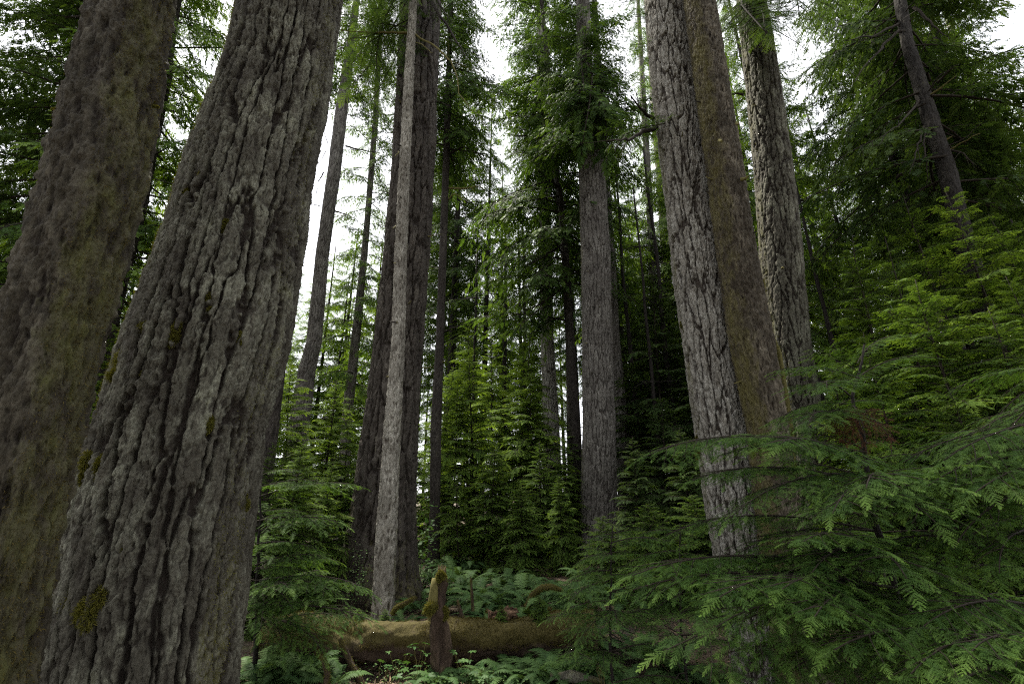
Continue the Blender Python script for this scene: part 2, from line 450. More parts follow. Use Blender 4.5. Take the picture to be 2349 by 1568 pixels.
# ------------------------------------------------------------------ foliage
def spray_template(lod, rng):
    n = {0: 15, 1: 18, 2: 13}[lod]
    V, F, T = [], [], []
    def quad(p, d, s, L, w, t0, t1, dz):
        b = len(V)
        V.extend([p, p + d * L * 0.45 + s * w + dz * 0.25, p + d * L + dz, p + d * L * 0.45 - s * w + dz * 0.25])
        T.extend([t0, (t0 + t1) / 2, t1, (t0 + t1) / 2])
        F.extend([(b, b + 1, b + 2), (b, b + 2, b + 3)])
    def comb(p, d, s, L, t0, t1, dz):
        m = 10
        for k in range(m + 1):
            a = k / (m + 0.6)
            q = p + d * L * a + dz * a * a
            tt = t0 + (t1 - t0) * a
            nl = 0.047 * (1 - 0.45 * a) * rng.uniform(0.8, 1.2)
            if k == m:
                b = len(V); V.extend([q - s * 0.008, q + s * 0.008, p + d * L + dz]); T.extend([tt, tt, t1]); F.append((b, b + 1, b + 2)); continue
            for sg in (-1, 1):
                b = len(V)
                tip = q + sg * s * nl + d * nl * rng.uniform(0.35, 0.8) + np.array([0, 0, rng.uniform(-0.014, 0.006)])
                V.extend([q - d * 0.005, q + d * 0.017, tip]); T.extend([tt, tt, min(1, tt + 0.1)]); F.append((b, b + 1, b + 2))
    for i in range(n + 1):
        t = 0.04 + 0.92 * i / n
        last = i == n
        sg = 1 if i % 2 else -1
        L = 0.40 * (1 - t) ** 0.75 * min(1, 0.55 + t * 2.2) + 0.07
        L *= rng.uniform(0.72, 1.18)
        an = R(rng.uniform(38, 58) * (1 - 0.35 * t)) * (0 if last else sg)
        d = np.array([math.cos(an), math.sin(an), rng.uniform(-0.16, 0.05)])
        d /= np.linalg.norm(d)
        roll = rng.uniform(-0.55, 0.55)
        s = np.array([-math.sin(an), math.cos(an), 0]) * math.cos(roll) + np.array([0, 0, 1]) * math.sin(roll)
        p = np.array([t * (1 - 0.02), rng.uniform(-0.01, 0.01), -0.16 * t * t])
        t0 = 0.12 + 0.35 * t; t1 = 0.45 + 0.5 * t * rng.uniform(0.6, 1.1)
        dz = np.array([0, 0, -rng.uniform(0.02, 0.30) * L])
        if lod == 0: comb(p, d, s, L, t0, min(t1, 1), dz)
        else: quad(p, d, s, L, {1: 0.052, 2: 0.058}[lod] * rng.uniform(0.8, 1.2), t0, min(t1, 1), dz)
    if lod == 0:     # needles along the spray's own stem
        comb(np.array([0, 0, 0.]), np.array([1, 0, -0.1]), np.array([0, 1, 0.]), 0.95, 0.1, 0.7, np.zeros(3))
    return np.array(V, np.float32), np.array(F, np.int32), np.clip(np.array(T, np.float32), 0, 1)

_r = np.random.default_rng(7)
SPRAYS = {l: [spray_template(l, _r) for _ in range(7)] for l in (0, 1, 2)}

def frame(f, up):
    f = f / np.linalg.norm(f); l = np.cross(up, f); l /= np.linalg.norm(l) + 1e-9
    return f, l, np.cross(f, l)

def bough_template(L, lod, rng, rise=0.12, droop=0.30, width=0.36, bare=0.12, hang=0.14, maxs=0.3, gap=0.075, thick=0.010):
    """one conifer bough along +x: needle sprays on side shoots on a curved limb. returns leaf and wood arrays"""
    items = []; G = Geo()
    def curve(t): return np.array([L * t * (1 - 0.12 * t * t), 0.05 * L * math.sin(2.3 * t + ph), L * (rise * t - droop * t ** 2.1)])
    ph = rng.uniform(0, 6)
    def shoot(o, f, up, ln, depth, tint):
        """a side shoot: one spray, or a row of sprays on its own stem"""
        f, l, u = frame(f, up)
        if ln <= maxs or depth == 0:
            items.append((o, f, l, u, ln, tint, rng.random())); return
        n = max(4, int(ln / (gap * 0.85)))
        dp = rng.uniform(0.5, 1.5) * hang
        pts = []
        for i in range(n + 1):
            t = i / n
            p = o + f * ln * t - np.array([0, 0, 1]) * dp * ln * t * t + l * ln * 0.05 * math.sin(3 * t + ph)
            pts.append(p)
            if t < 0.08: continue
            if i == n: shoot(p - f * 0.05 * ln, f - np.array([0, 0, dp]), u, min(maxs, 0.35 * ln) * rng.uniform(0.8, 1.1), 0, tint + 0.15); break
            sl = ln * 0.40 * (1 - t) ** 0.7 * rng.uniform(0.65, 1.15) + 0.16 * maxs
            sg = 1 if i % 2 else -1
            a = R(rng.uniform(40, 60)) * sg
            d = f * math.cos(a) + l * math.sin(a) - np.array([0, 0, 1]) * (dp * t + rng.uniform(0.0, 2.0) * hang)
            shoot(p, d, u + l * rng.normal(0, 0.18), min(sl, maxs), 0, tint + 0.2 * t)
        if thick: G.add(*tube(np.array(pts)[::3] if n > 6 else np.array(pts), np.linspace(0.0045, 0.0015, len(pts[::3] if n > 6 else pts)) * max(1, lod * 1.3), 3), m=1)
    n = int(L * (1 - bare) / gap)
    for i in range(n + 1):
        t = bare + (1 - bare) * i / n
        p = curve(t); tg = curve(min(t + 0.02, 1.02)) - p; tg /= np.linalg.norm(tg)
        f, l, u = frame(tg, np.array([0, 0, 1.]))
        if i == n: shoot(p, tg, u, min(maxs, 0.22 * L), 0, 0.3); break
        sg = 1 if i % 2 else -1
        ln = width * L * (1 - ((t - bare) / (1 - bare)) ** 1.3) ** 0.8 * min(1, 0.35 + (t - bare) * 3.0) * rng.uniform(0.6, 1.2) + 0.35 * maxs
        a = R(rng.uniform(42, 66) - 14 * t) * sg
        d = tg * math.cos(a) + l * math.sin(a) - np.array([0, 0, 1]) * rng.uniform(-0.4, 1.8) * hang
        shoot(p, d, u + l * rng.normal(0, 0.15), ln, 1, 0.15 * t)
        if rng.random() < 0.25:
            shoot(p, tg + l * rng.normal(0, 0.5), u, min(maxs, ln * 0.5), 0, 0.1)
    ts = np.linspace(0, 1, 11)
    G.add(*tube(np.array([curve(t) for t in ts]), thick * L * (1 - 0.85 * ts) + 0.002, 5), m=1)
    # instantiate the sprays
    for k in range(len(SPRAYS[lod])):
        sub = [it for q, it in enumerate(items) if q % len(SPRAYS[lod]) == k]
        if not sub: continue
        TV, TF, TT = SPRAYS[lod][k]
        O = np.array([s[0] for s in sub]); B = np.array([[s[1], s[2], s[3]] for s in sub]); S = np.array([s[4] for s in sub])
        V = np.einsum('va,iab->ivb', TV, B) * S[:, None, None] + O[:, None]
        F = (TF[None] + (np.arange(len(sub)) * len(TV))[:, None, None]).reshape(-1, 3)
        tint = np.clip(TT[None] * 0.8 + np.array([s[5] for s in sub])[:, None] - 0.15, 0, 1)
        var = np.repeat(np.array([s[6] for s in sub])[:, None], len(TV), 1)
        G.add(V.reshape(-1, 3), F, 0, tint.ravel(), var.ravel())
    return G.arrays()

_r = np.random.default_rng(11)
NEAR = [bough_template(1.7, 0, _r, rise=_r.uniform(0.08, 0.16), droop=_r.uniform(0.17, 0.30), width=0.36, bare=0.10, maxs=0.22, gap=0.066, hang=0.11, thick=0.0055) for _ in range(7)]
SAPB = [bough_template(1.0, 1, _r, rise=_r.uniform(0.1, 0.25), droop=_r.uniform(0.2, 0.38), width=0.40, bare=0.05, maxs=0.20, gap=0.050, hang=0.12, thick=0.007) for _ in range(8)]
TALL = [bough_template(3.0, 2, _r, rise=_r.uniform(0.0, 0.14), droop=_r.uniform(0.2, 0.42), width=0.36, bare=0.12, maxs=0.48, gap=0.125, hang=0.36, thick=0.009) for _ in range(8)]
LIB = {'near': (NEAR, 1.7), 'sap': (SAPB, 1.0), 'tall': (TALL, 3.0)}

NEAR2 = [bough_template(2.6, 0, _r, rise=_r.uniform(0.06, 0.13), droop=_r.uniform(0.15, 0.26), width=0.30, bare=0.10, maxs=0.21, gap=0.068, hang=0.11, thick=0.0045) for _ in range(5)]
MIDB = [bough_template(2.4, 1, _r, rise=_r.uniform(0.0, 0.14), droop=_r.uniform(0.2, 0.42), width=0.36, bare=0.12, maxs=0.34, gap=0.10, hang=0.36, thick=0.008) for _ in range(7)]
LIB['mid'] = (MIDB, 2.4)

def rotm(az, tilt, roll):
    ca, sa, ct, st, cr, sr = math.cos(az), math.sin(az), math.cos(tilt), math.sin(tilt), math.cos(roll), math.sin(roll)
    Rz = np.array([[ca, -sa, 0], [sa, ca, 0], [0, 0, 1]])
    Ry = np.array([[ct, 0, -st], [0, 1, 0], [st, 0, ct]])
    Rx = np.array([[1, 0, 0], [0, cr, -sr], [0, sr, cr]])
    return Rz @ Ry @ Rx

def add_bough(G, lib, rng, o, az, L, tilt=0.0, dtint=0.0, dvar=0.0):
    ts, L0 = LIB[lib]
    V, F, Mi, A, B = ts[rng.integers(len(ts))]
    s = L / L0
    mir = np.array([1, rng.choice([-1, 1]), 1]) * np.array([s, s * rng.uniform(0.85, 1.15), s])
    Vt = (V * mir) @ rotm(az, tilt, rng.normal(0, 0.12)).T + np.asarray(o)
    G.V.append(Vt.astype(np.float32)); G.F.append(F + G.n); G.M.append(Mi)
    G.A.append(np.clip(A + dtint, 0, 1)); G.B.append(np.clip(B + dvar, 0, 1)); G.n += len(V)

def crown_along(G, lib, rng, axis, z0, z1, n, Lfun, tiltfun, azf=None, jit=0.3):
    """boughs set spirally round an axis function between two heights"""
    az = rng.uniform(0, 6)
    for i in range(n):
        z = z0 + (z1 - z0) * (i + rng.uniform(-jit, jit)) / n
        h = np.clip((z - z0) / (z1 - z0), 0, 1)
        az += 2.4 + rng.normal(0, 0.35)
        a = az
        if azf is not None:
            for _ in range(20):
                if azf(a): break
                a += rng.uniform(0.5, 2.0)
        add_bough(G, lib, rng, axis(z), a, Lfun(h) * rng.uniform(0.7, 1.2), tiltfun(h) + rng.normal(0, 0.10), rng.normal(0, 0.06), rng.normal(0, 0.1))

def taper_stem(G, pts, r0, r1, k=8, m=1):
    G.add(*tube(pts, np.linspace(r0, r1, len(pts)), k), m=m)

# young hemlocks, made once per kind and copied
def sapling_meshes(seed, H, Lmax, n, lib='sap', leaf='needle', low=0.04):
    rng = np.random.default_rng(seed)
    G = Geo()
    bend = rng.normal(0, 0.03, 2)
    ax = lambda z: np.array([bend[0] * z + 0.02 * math.sin(z * 2), bend[1] * z, z])
    crown_along(G, lib, rng, ax, low * H, 0.985 * H, n, lambda h: Lmax * (1 - h) ** 0.75 * min(1, 0.65 + h) + 0.10, lambda h: -0.10 + 0.55 * h)
    cr = G.mesh('crown', [M[leaf], M['twig']])
    T = Geo()
    pts = np.array([ax(z) for z in np.linspace(-0.1, H, 14)]); pts[-1] += [0.05, 0.02, -0.02]
    taper_stem(T, pts, 0.011 * H ** 0.9, 0.004, 8, 0)
    return T.mesh('trunk', [M['twig']], smooth=True), cr, H

def tall_meshes(seed, H, Lmax, n, z0, leaf='needle_dark', r=0.2, dead=10):
    rng = np.random.default_rng(seed)
    G = Geo(); bend = rng.normal(0, 0.008, 2)
    ax = lambda z: np.array([bend[0] * z, bend[1] * z, z])
    crown_along(G, 'tall', rng, ax, z0, H * 0.98, n, lambda h: Lmax * (1 - h) ** 0.7 * min(1, 0.5 + h * 2) + 0.3, lambda h: -0.12 + 0.4 * h)
    T = Geo(); taper_stem(T, np.array([ax(z) for z in np.linspace(-0.2, H, 12)]), r, 0.03, 10, 0)
    for _ in range(dead):
        z = rng.uniform(0.15 * z0, z0 * 1.1); a = rng.uniform(0, 6.3); l = rng.uniform(0.5, 1.6)
        T.add(*tube(wobble(ax(z), ax(z) + [math.cos(a) * l, math.sin(a) * l, rng.uniform(-0.4, 0.2)], 6, 0.12, rng), np.linspace(0.02, 0.005, 6), 4))
    return T.mesh('trunk', [M['dark']], smooth=True), G.mesh('crown', [M[leaf], M['twig']]), H

def place(name, meshes, label, cat, loc, rz, s, group=None):
    t = thing(name, label, cat, loc, rz, group, s)
    link('trunk', meshes[0], t); link('crown', meshes[1], t)
    return t

# ------------------------------------------------------------------ small builders
def fuzz(rng, pts, nrm, ln, w=0.004, droop=0.3, tint=(0, 1)):
    """short moss blades rooted on points"""
    n = len(pts)
    d = nrm + rng.normal(0, 0.55, (n, 3)); d[:, 2] -= droop
    d /= np.linalg.norm(d, axis=1)[:, None]
    s = np.cross(d, rng.normal(0, 1, (n, 3))); s /= np.linalg.norm(s, axis=1)[:, None] + 1e-9
    L = (ln * rng.uniform(0.4, 1.2, n))[:, None]
    V = np.stack([pts - s * w, pts + s * w, pts + d * L], 1).reshape(-1, 3)
    F = np.arange(3 * n).reshape(-1, 3)
    t = rng.uniform(*tint, n)
    return V, F, np.stack([t * 0.4, t * 0.4, t], 1).ravel(), np.repeat(rng.random(n), 3)

def moss_clump(rng, c, r, stretch=(1, 1, 1), n=500, nrm=None, ln=0.02):
    """a lump of moss: blades on a squashed ball, plus the ball"""
    d = rng.normal(0, 1, (n, 3)); d /= np.linalg.norm(d, axis=1)[:, None]
    st = np.array(stretch)
    bump = 0.75 + 0.5 * rng.random(n)[:, None]
    return fuzz(rng, np.asarray(c) + d * st * r * bump * 0.9, d, ln, 0.004, 0.3)

def moss_part(parent, key, rng, spots, name='moss_patch', base=None):
    """each spot (px, py, radius px, tall) is a lump of moss on a trunk's near face"""
    a = AX[key]; Y = a['Y']
    for (px, py, rp, tall) in spots:
        q = P(px, py, Y); z = q[2]
        ax = on_axis(key, z); r = float(a['r'](z))
        # move along the ray to the trunk's near face
        d = ray(px, py); d = d / d[1]
        o = np.array([0, 0, EYE]); best = None
        for yy in np.linspace(Y - r * 1.25, Y + 0.3 * r, 60):
            p = o + d * yy
            axp = on_axis(key, p[2]); rr = float(a['r'](p[2])) * 1.0
            if (p[0] - axp[0]) ** 2 + (p[1] - axp[1]) ** 2 < rr * rr: best = p; break
        if best is None: best = o + d * Y
        rad = rp / FPX * Y
        G = Geo(); G.add(*sum_fuzz(rng, best, rad, tall))
        link(name, G.mesh(name, [M['moss']], a['base']), parent)

def sum_fuzz(rng, c, rad, tall):
    Vs, Fs, ts, vs, n = [], [], [], [], 0
    for k in range(4):
        o = np.asarray(c) + rng.normal(0, 0.55, 3) * rad * np.array([1, .3, tall])
        V, F, t, v = moss_clump(rng, o, rad * rng.uniform(.35, .75), (1, 0.45, tall * rng.uniform(.8, 1.3)), int(260 + 260 * min(2.0, tall)), None, rad * 0.55)
        Vs.append(V); Fs.append(F + n); ts.append(t); vs.append(v); n += len(V)
    return np.concatenate(Vs), np.concatenate(Fs), 0, np.concatenate(ts), np.concatenate(vs)

def dead_branch(parent, key, rng, pts_px, Y, r0, r1=0.006, m='twig', name='dead_branch', fork=2):
    """a bare limb through picture points (px, py, dY)"""
    P3 = [P(px, py, Y + dy) for (px, py, dy) in pts_px]
    pts = []
    for a, b in zip(P3[:-1], P3[1:]): pts.extend(wobble(a, b, 6, 0.05 * np.linalg.norm(b - a), rng)[:-1])
    pts.append(P3[-1]); pts = np.array(pts)
    G = Geo(); G.add(*tube(pts, np.linspace(r0, r1, len(pts)), 6), m=0)
    for _ in range(fork):
        i = rng.integers(len(pts) // 3, len(pts) - 1); l = rng.uniform(0.15, 0.45) * np.linalg.norm(P3[-1] - P3[0])
        d = (pts[min(i + 1, len(pts) - 1)] - pts[i - 1]); d = d / np.linalg.norm(d) + rng.normal(0, 0.5, 3)
        G.add(*tube(wobble(pts[i], pts[i] + d * l, 6, 0.1 * l, rng), np.linspace(r1 * 1.6, r1 * 0.6, 6), 4), m=0)
    return link(name, G.mesh(name, [M[m]], AX[key]['base'] if key else (0, 0, 0), True), parent)

# ================================================================== THE BIG TREES
rg = np.random.default_rng(2024)
FIR_B = (0.16, 2.3, 0.072, 'fir')
def hero(key, name, label, cat, rows, Y, mt, bark, nseg, nrow, **kw):
    me = make_trunk(key, rows, Y, M[mt], bark, nseg, nrow, **kw)
    t = thing(name, label, cat, AX[key]['base'])
    link('trunk', me, t)
    return t

A = hero('A', 'hemlock_tree', 'close mossy brown hemlock trunk leaning left of the thick furrowed fir', 'tree',
         [(0, 195, 407), (392, 92, 345), (784, -15, 235), (1176, -100, 142), (1568, -185, 72)], 2.9, 'mossy_dark', (0.07, 0.3, 0.026, 'fine'), 420, 900,
         ztop=17, flare=0.0, lumps=0.014, moss=[(-0.1, 1.3, 0.55, 0.1), (math.pi + .2, 0.45, 0.6, 0)], seed=5)
B = hero('B', 'fir_tree', 'thickest trunk, deeply furrowed grey-brown fir with moss tufts on its left edge', 'tree',
         [(0, 540, 785), (196, 502, 757), (392, 424, 717), (588, 360, 692), (784, 282, 665), (980, 220, 612), (1176, 150, 582), (1372, 104, 557), (1568, 75, 537)], 4.6,
         'fir', FIR_B, 620, 1000, ztop=24, flare=0.02, lumps=0.07, moss=[(math.pi + 0.35, 0.75, 0.45, 0.28), (-0.2, .4, .25, 0)], seed=12)  # moss; its low bonus also darkens the base in place of shade
E = hero('E', 'fir_tree', 'big dark furrowed fir behind the slim pale trunk, its base flared', 'tree',
         [(0, 918, 1010), (392, 900, 995), (588, 880, 984), (784, 859, 969), (980, 833, 957), (1176, 805, 952), (1320, 775, 956), (1372, 745, 965)], 10.3,
         'fir_dark', (0.19, 1.4, 0.07, 'fir'), 260, 620, ztop=30, flare=0.12, lumps=0.07, moss=(math.pi, 0.5, 0.2, 0.5), seed=23)
E2 = hero('E2', 'hemlock_tree', 'slim pale bare trunk standing just in front of the big dark fir', 'tree',
          [(0, 941, 956), (196, 927, 948), (392, 916, 939), (588, 906, 932), (784, 899, 927), (980, 882, 918), (1176, 867, 911), (1372, 856, 903), (1420, 852, 900)], 8.85,
          'tan', (0.05, 0.2, 0.016, 'fine'), 120, 620, ztop=22, flare=0.03, lumps=0.02, moss=(0.2, 0.9, 0.3, 0.35), seed=31)
G_ = hero('G', 'fir_tree', 'pale grey bent trunk with dead stubs in the bright gap of sky', 'tree',
          [(125, 791, 812), (250, 770, 798), (392, 751, 782), (588, 723, 754), (784, 703, 738), (850, 684, 724), (1040, 650, 702)], 18.0,
          'fir_grey', (0.10, 0.8, 0.03, 'fir'), 110, 420, ztop=27, flare=0.15, lumps=0.05, seed=37)
H_ = hero('H', 'fir_tree', 'thin grey trunk just right of the pale bent trunk', 'tree',
          [(200, 859, 870), (275, 855, 868), (550, 832, 846), (784, 805, 826), (930, 787, 811), (1100, 775, 800)], 21.0,
          'fir_grey', (0.10, 0.6, 0.02, 'fir'), 60, 260, ztop=31, flare=0.15, seed=38)
I_ = hero('I', 'hemlock_tree', 'slim dark trunk right of the big dark fir, mossy limb stubs high up', 'tree',
          [(200, 1022, 1034), (370, 1016, 1031), (550, 1009, 1025), (784, 1000, 1018), (980, 988, 1012), (1176, 986, 1009), (1300, 981, 1007)], 14.0,
          'dark', (0.05, 0.2, 0.010, 'fine'), 64, 420, ztop=27, flare=0.2, moss=(math.pi, 0.8, 0.3, 0.3), seed=41)
J_ = hero('J', 'fir_tree', 'pale ridged trunk behind the central saplings, beside the dark bent trunk', 'tree',
          [(300, 1232, 1258), (520, 1238, 1264), (784, 1241, 1270), (1000, 1246, 1284), (1150, 1246, 1290)], 22.0,
          'fir_pale', (0.13, 1.0, 0.035, 'fir'), 100, 320, ztop=32, flare=0.15, lumps=0.02, seed=43)
K_ = hero('K', 'hemlock_tree', 'dark bent hemlock at the centre carrying the large hanging green crown', 'tree',
          [(60, 1243, 1252), (160, 1252, 1263), (270, 1263, 1274), (392, 1268, 1283), (450, 1279, 1291), (588, 1288, 1305), (784, 1298, 1318), (1000, 1301, 1332), (1200, 1302, 1336)], 18.5,
          'dark', (0.07, 0.3, 0.012, 'fine'), 64, 380, ztop=29, flare=0.15, seed=47)
L_ = hero('L', 'fir_tree', 'straight grey fir right of centre with green boughs across its top', 'tree',
          [(0, 1322, 1352), (200, 1325, 1361), (392, 1328, 1387), (588, 1333, 1400), (784, 1336, 1404), (980, 1337, 1411), (1176, 1332, 1417), (1264, 1322, 1424)], 15.5,
          'fir_grey', (0.13, 1.1, 0.04, 'fir'), 200, 620, ztop=30, flare=0.18, lumps=0.03, moss=(math.pi, 0.5, 0.35, 0.3), seed=53)
L2 = hero('L2', 'fir_tree', 'dim grey trunk half hidden behind the straight grey fir', 'tree',
          [(350, 1372, 1394), (600, 1385, 1412), (784, 1394, 1422), (980, 1404, 1442), (1180, 1422, 1470)], 19.0,
          'fir_grey', (0.12, 1.0, 0.03, 'fir'), 90, 300, ztop=30, flare=0.15, seed=57)
C_ = hero('C', 'fir_tree', 'pale fir with thick ridged bark, left of the mossy trunk it touches', 'tree',
          [(0, 1478, 1572), (196, 1495, 1594), (392, 1520, 1621), (588, 1541, 1649), (784, 1568, 1682), (980, 1594, 1717), (1176, 1622, 1742), (1372, 1657, 1778), (1568, 1690, 1805)], 7.4,
          'fir_pale', (0.135, 1.1, 0.058, 'fir'), 340, 940, ztop=24, flare=0.03, lumps=0.04, moss=(math.pi, 0.35, 0.45, 0.0), seed=61)
D_ = hero('D', 'hemlock_tree', 'olive mossed smooth trunk between the two ridged firs', 'tree',
          [(0, 1569, 1641), (196, 1594, 1674), (392, 1621, 1706), (588, 1646, 1736), (784, 1673, 1776), (980, 1714, 1806), (1176, 1735, 1836), (1400, 1762, 1880)], 6.7,
          'mossy', (0.05, 0.22, 0.018, 'fine'), 340, 1000, ztop=22, flare=0.03, lumps=0.035, moss=[(math.pi + 0.35, 1.3, 0.62, 0.0), (0.0, 0.5, 0.7, 0.0)], seed=67)
M_ = hero('M', 'fir_tree', 'grey-brown ridged fir right of the olive mossed trunk', 'tree',
          [(0, 1688, 1759), (196, 1709, 1794), (392, 1729, 1822), (588, 1742, 1844), (784, 1765, 1860), (980, 1800, 1893), (1176, 1826, 1925)], 8.6,
          'fir', (0.12, 1.0, 0.042, 'fir'), 240, 760, ztop=24, flare=0.12, lumps=0.025, moss=(math.pi, 0.5, 0.5, 0.1), seed=71)
N_ = hero('N', 'hemlock_tree', 'dark leaning hemlock above the tall saplings with wide drooping boughs', 'tree',
          [(0, 2049, 2080), (100, 2066, 2098), (196, 2092, 2132), (300, 2120, 2164), (392, 2148, 2196), (560, 2188, 2240)], 9.6,
          'black', (0.05, 0.2, 0.012, 'fine'), 80, 320, ztop=22, flare=0.1, lumps=0.02, seed=73)
O_ = hero('O', 'fir_tree', 'thin pale trunk right of the dark leaning hemlock', 'tree',
          [(200, 2222, 2244), (235, 2236, 2256), (350, 2275, 2302), (520, 2322, 2352), (700, 2360, 2394)], 17.0,
          'tan', (0.08, 0.4, 0.015, 'fine'), 50, 200, ztop=24, flare=0.1, seed=79)
B2 = hero('B2', 'hemlock_tree', 'dark trunk in shade just behind the thick furrowed fir', 'tree',
          [(300, 690, 724), (590, 656, 692), (784, 634, 662), (1034, 594, 632), (1300, 556, 602)], 8.2,
          'dark', (0.05, 0.25, 0.014, 'fine'), 80, 320, ztop=11.0, flare=0.15, seed=83)
U2 = hero('U2', 'hemlock_tree', 'dark hemlock standing in the gap between the two nearest trunks', 'tree',
          [(100, 372, 402), (175, 362, 396), (320, 330, 366), (460, 302, 342), (640, 256, 296), (900, 190, 236)], 10.5,
          'dark', (0.06, 0.25, 0.014, 'fine'), 70, 260, ztop=24, flare=0.15, seed=89)
U1 = hero('U1', 'hemlock_tree', 'dark-crowned hemlock hidden behind the close mossy trunk', 'tree',
          [(100, 190, 222), (392, 128, 166), (784, 40, 84), (1100, -30, 20)], 9.5,
          'dark', (0.06, 0.25, 0.014, 'fine'), 60, 220, ztop=22, flare=0.15, seed=97)
P1 = hero('P1', 'fir_tree', 'thin grey trunk far back between the straight grey fir and the pale ridged fir', 'tree',
          [(280, 1472, 1486), (400, 1479, 1494), (560, 1486, 1503), (900, 1497, 1516)], 24.0,
          'fir_grey', (0.12, 0.7, 0.02, 'fir'), 40, 160, ztop=36, seed=101)
P2 = hero('P2', 'fir_tree', 'reddish far trunk close beside the left edge of the pale ridged fir', 'tree',
          [(300, 1496, 1516), (400, 1505, 1527), (560, 1514, 1538), (900, 1528, 1554)], 27.0,
          'tan', (0.12, 0.7, 0.02, 'fir'), 40, 160, ztop=36, seed=103)

# moss tufts and dead limbs
moss_part(B, 'B', rg, [(458, 272, 8, 1.5), (424, 438, 6, 1.2), (465, 390, 7, 2.2), (512, 512, 8, 2.4), (346, 620, 8, 0.9), (352, 600, 5, 1), (388, 556, 6, 0.8), (328, 742, 14, 0.8),
                       (400, 762, 13, 1.8), (275, 845, 20, 0.9), (338, 856, 10, 1.0), (215, 1072, 15, 1.6), (240, 1060, 10, 0.8), (470, 985, 12, 2.4), (146, 1395, 14, 2.0), (215, 1382, 17, 1.4), (196, 1408, 13, 1.6),
                       (284, 1252, 10, 1.8), (486, 690, 10, 1.8), (548, 780, 8, 1.4), (560, 1150, 9, 2.0), (365, 636, 5, 0.8), (380, 650, 5, .8), (330, 690, 7, .8), (255, 860, 12, .8), (235, 930, 9, 1.3), (188, 1100, 9, 1.2)])
moss_part(A, 'A', rg, [(357, 245, 6, 1.0), (350, 236, 5, 0.8), (136, 214, 6, 1.5), (124, 250, 5, 1.2)])
moss_part(C_, 'C', rg, [(1602, 1010, 8, 1.6), (1598, 1035, 7, 1.6), (1566, 745, 6, 1.5)])
for (pts, r0) in [([(793, 335, 0), (840, 346, -.2), (886, 352, -.4)], .05), ([(753, 330, 0), (742, 300, 0), (730, 275, 0.2)], .025), ([(742, 395, 0), (730, 415, 0), (725, 448, 0)], .035),
                  ([(733, 472, 0), (720, 469, 0), (702, 470, 0)], .03), ([(768, 484, 0), (790, 490, -.3), (820, 502, -.5)], .045), ([(797, 262, 0), (820, 268, 0), (842, 280, 0)], .03),
                  ([(778, 215, 0), (762, 206, 0), (748, 200, 0)], .03), ([(788, 250, 0), (795, 225, -.3), (792, 205, -.5)], .05), ([(748, 345, 0), (735, 370, 0), (726, 378, 0)], .02), ([(722, 575, 0), (708, 560, 0), (700, 540, 0)], .02),
                  ([(772, 240, 0), (757, 236, 0), (744, 246, 0)], .02), ([(785, 380, 0), (795, 395, 0), (803, 412, 0)], .02)]:
    dead_branch(G_, 'G', rg, pts, 18.0, r0, 0.008, fork=2)
for (pts, r0, m) in [([(944, 75, 0), (900, 74, -.1), (850, 76, -.2), (815, 72, -.2), (772, 70, -.3)], .035, 'twig_moss'), ([(954, 80, 0), (1000, 108, -.2), (1035, 140, -.3), (1050, 180, -.3), (1052, 215, -.3), (1075, 240, -.3)], .028, 'twig_moss'),
                     ([(953, 98, 0), (975, 108, -.1), (993, 122, -.2)], .016, 'twig_moss'), ([(950, 148, 0), (970, 153, -.1), (988, 166, -.2)], .02, 'twig'), ([(948, 240, 0), (957, 265, 0), (966, 300, 0)], .022, 'twig'),
                     ([(915, 348, 0), (905, 360, -.2)], .02, 'twig_moss'), ([(908, 518, 0), (900, 524, -.2)], .02, 'twig_moss'), ([(925, 380, 0), (932, 384, -.2)], .018, 'twig'), ([(875, 72, -.1), (840, 85, -.2), (775, 92, -.3)], .018, 'twig')]:
    dead_branch(E2, 'E2', rg, pts, 8.85, r0, 0.006, m, fork=0 if len(pts) < 4 else 3)
for (pts, r0) in [([(975, -20, -.5), (1020, 50, -.8), (1050, 100, -1), (1072, 135, -1.1)], .05), ([(1000, -10, -.5), (1020, 30, -.8), (1027, 40, -.9)], .03)]:
    dead_branch(E, 'E', rg, pts, 10.0, r0, 0.008, fork=3)
for (pts, r0, m) in [([(1030, 432, 0), (1055, 433, -.2), (1078, 430, -.3), (1100, 426, -.4), (1112, 436, -.4)], .05, 'twig_moss'), ([(1028, 458, 0), (1040, 445, -.2), (1052, 448, -.3), (1075, 462, -.4)], .03, 'twig_moss'),
                     ([(1030, 352, 0), (1050, 342, -.1), (1066, 336, -.2), (1090, 348, -.3), (1120, 355, -.4)], .05, 'twig'), ([(1012, 560, 0), (1006, 556, 0)], .02, 'twig'), ([(1018, 760, 0), (1050, 748, -.5), (1090, 735, -.9)], .03, 'twig')]:
    dead_branch(I_, 'I', rg, pts, 14.0, r0, 0.008, m, fork=1)
for (pts, r0) in [([(1266, 272, 0), (1230, 272, -.6), (1190, 268, -1.2)], .07), ([(1280, 428, 0), (1258, 412, -.5), (1240, 395, -1), (1225, 385, -1.4)], .07), ([(1302, 655, 0), (1265, 680, -.8), (1235, 700, -1.2), (1195, 716, -1.6)], .08),
                  ([(1268, 316, 0), (1240, 315, -.8), (1205, 312, -1.4), (1165, 310, -2)], .07), ([(1290, 560, 0), (1250, 590, -1), (1200, 610, -1.8)], .06), ([(1285, 470, 0), (1300, 464, 0), (1312, 466, 0)], .05)]:
    dead_branch(K_, 'K', rg, pts, 18.3, r0, 0.015, fork=3)
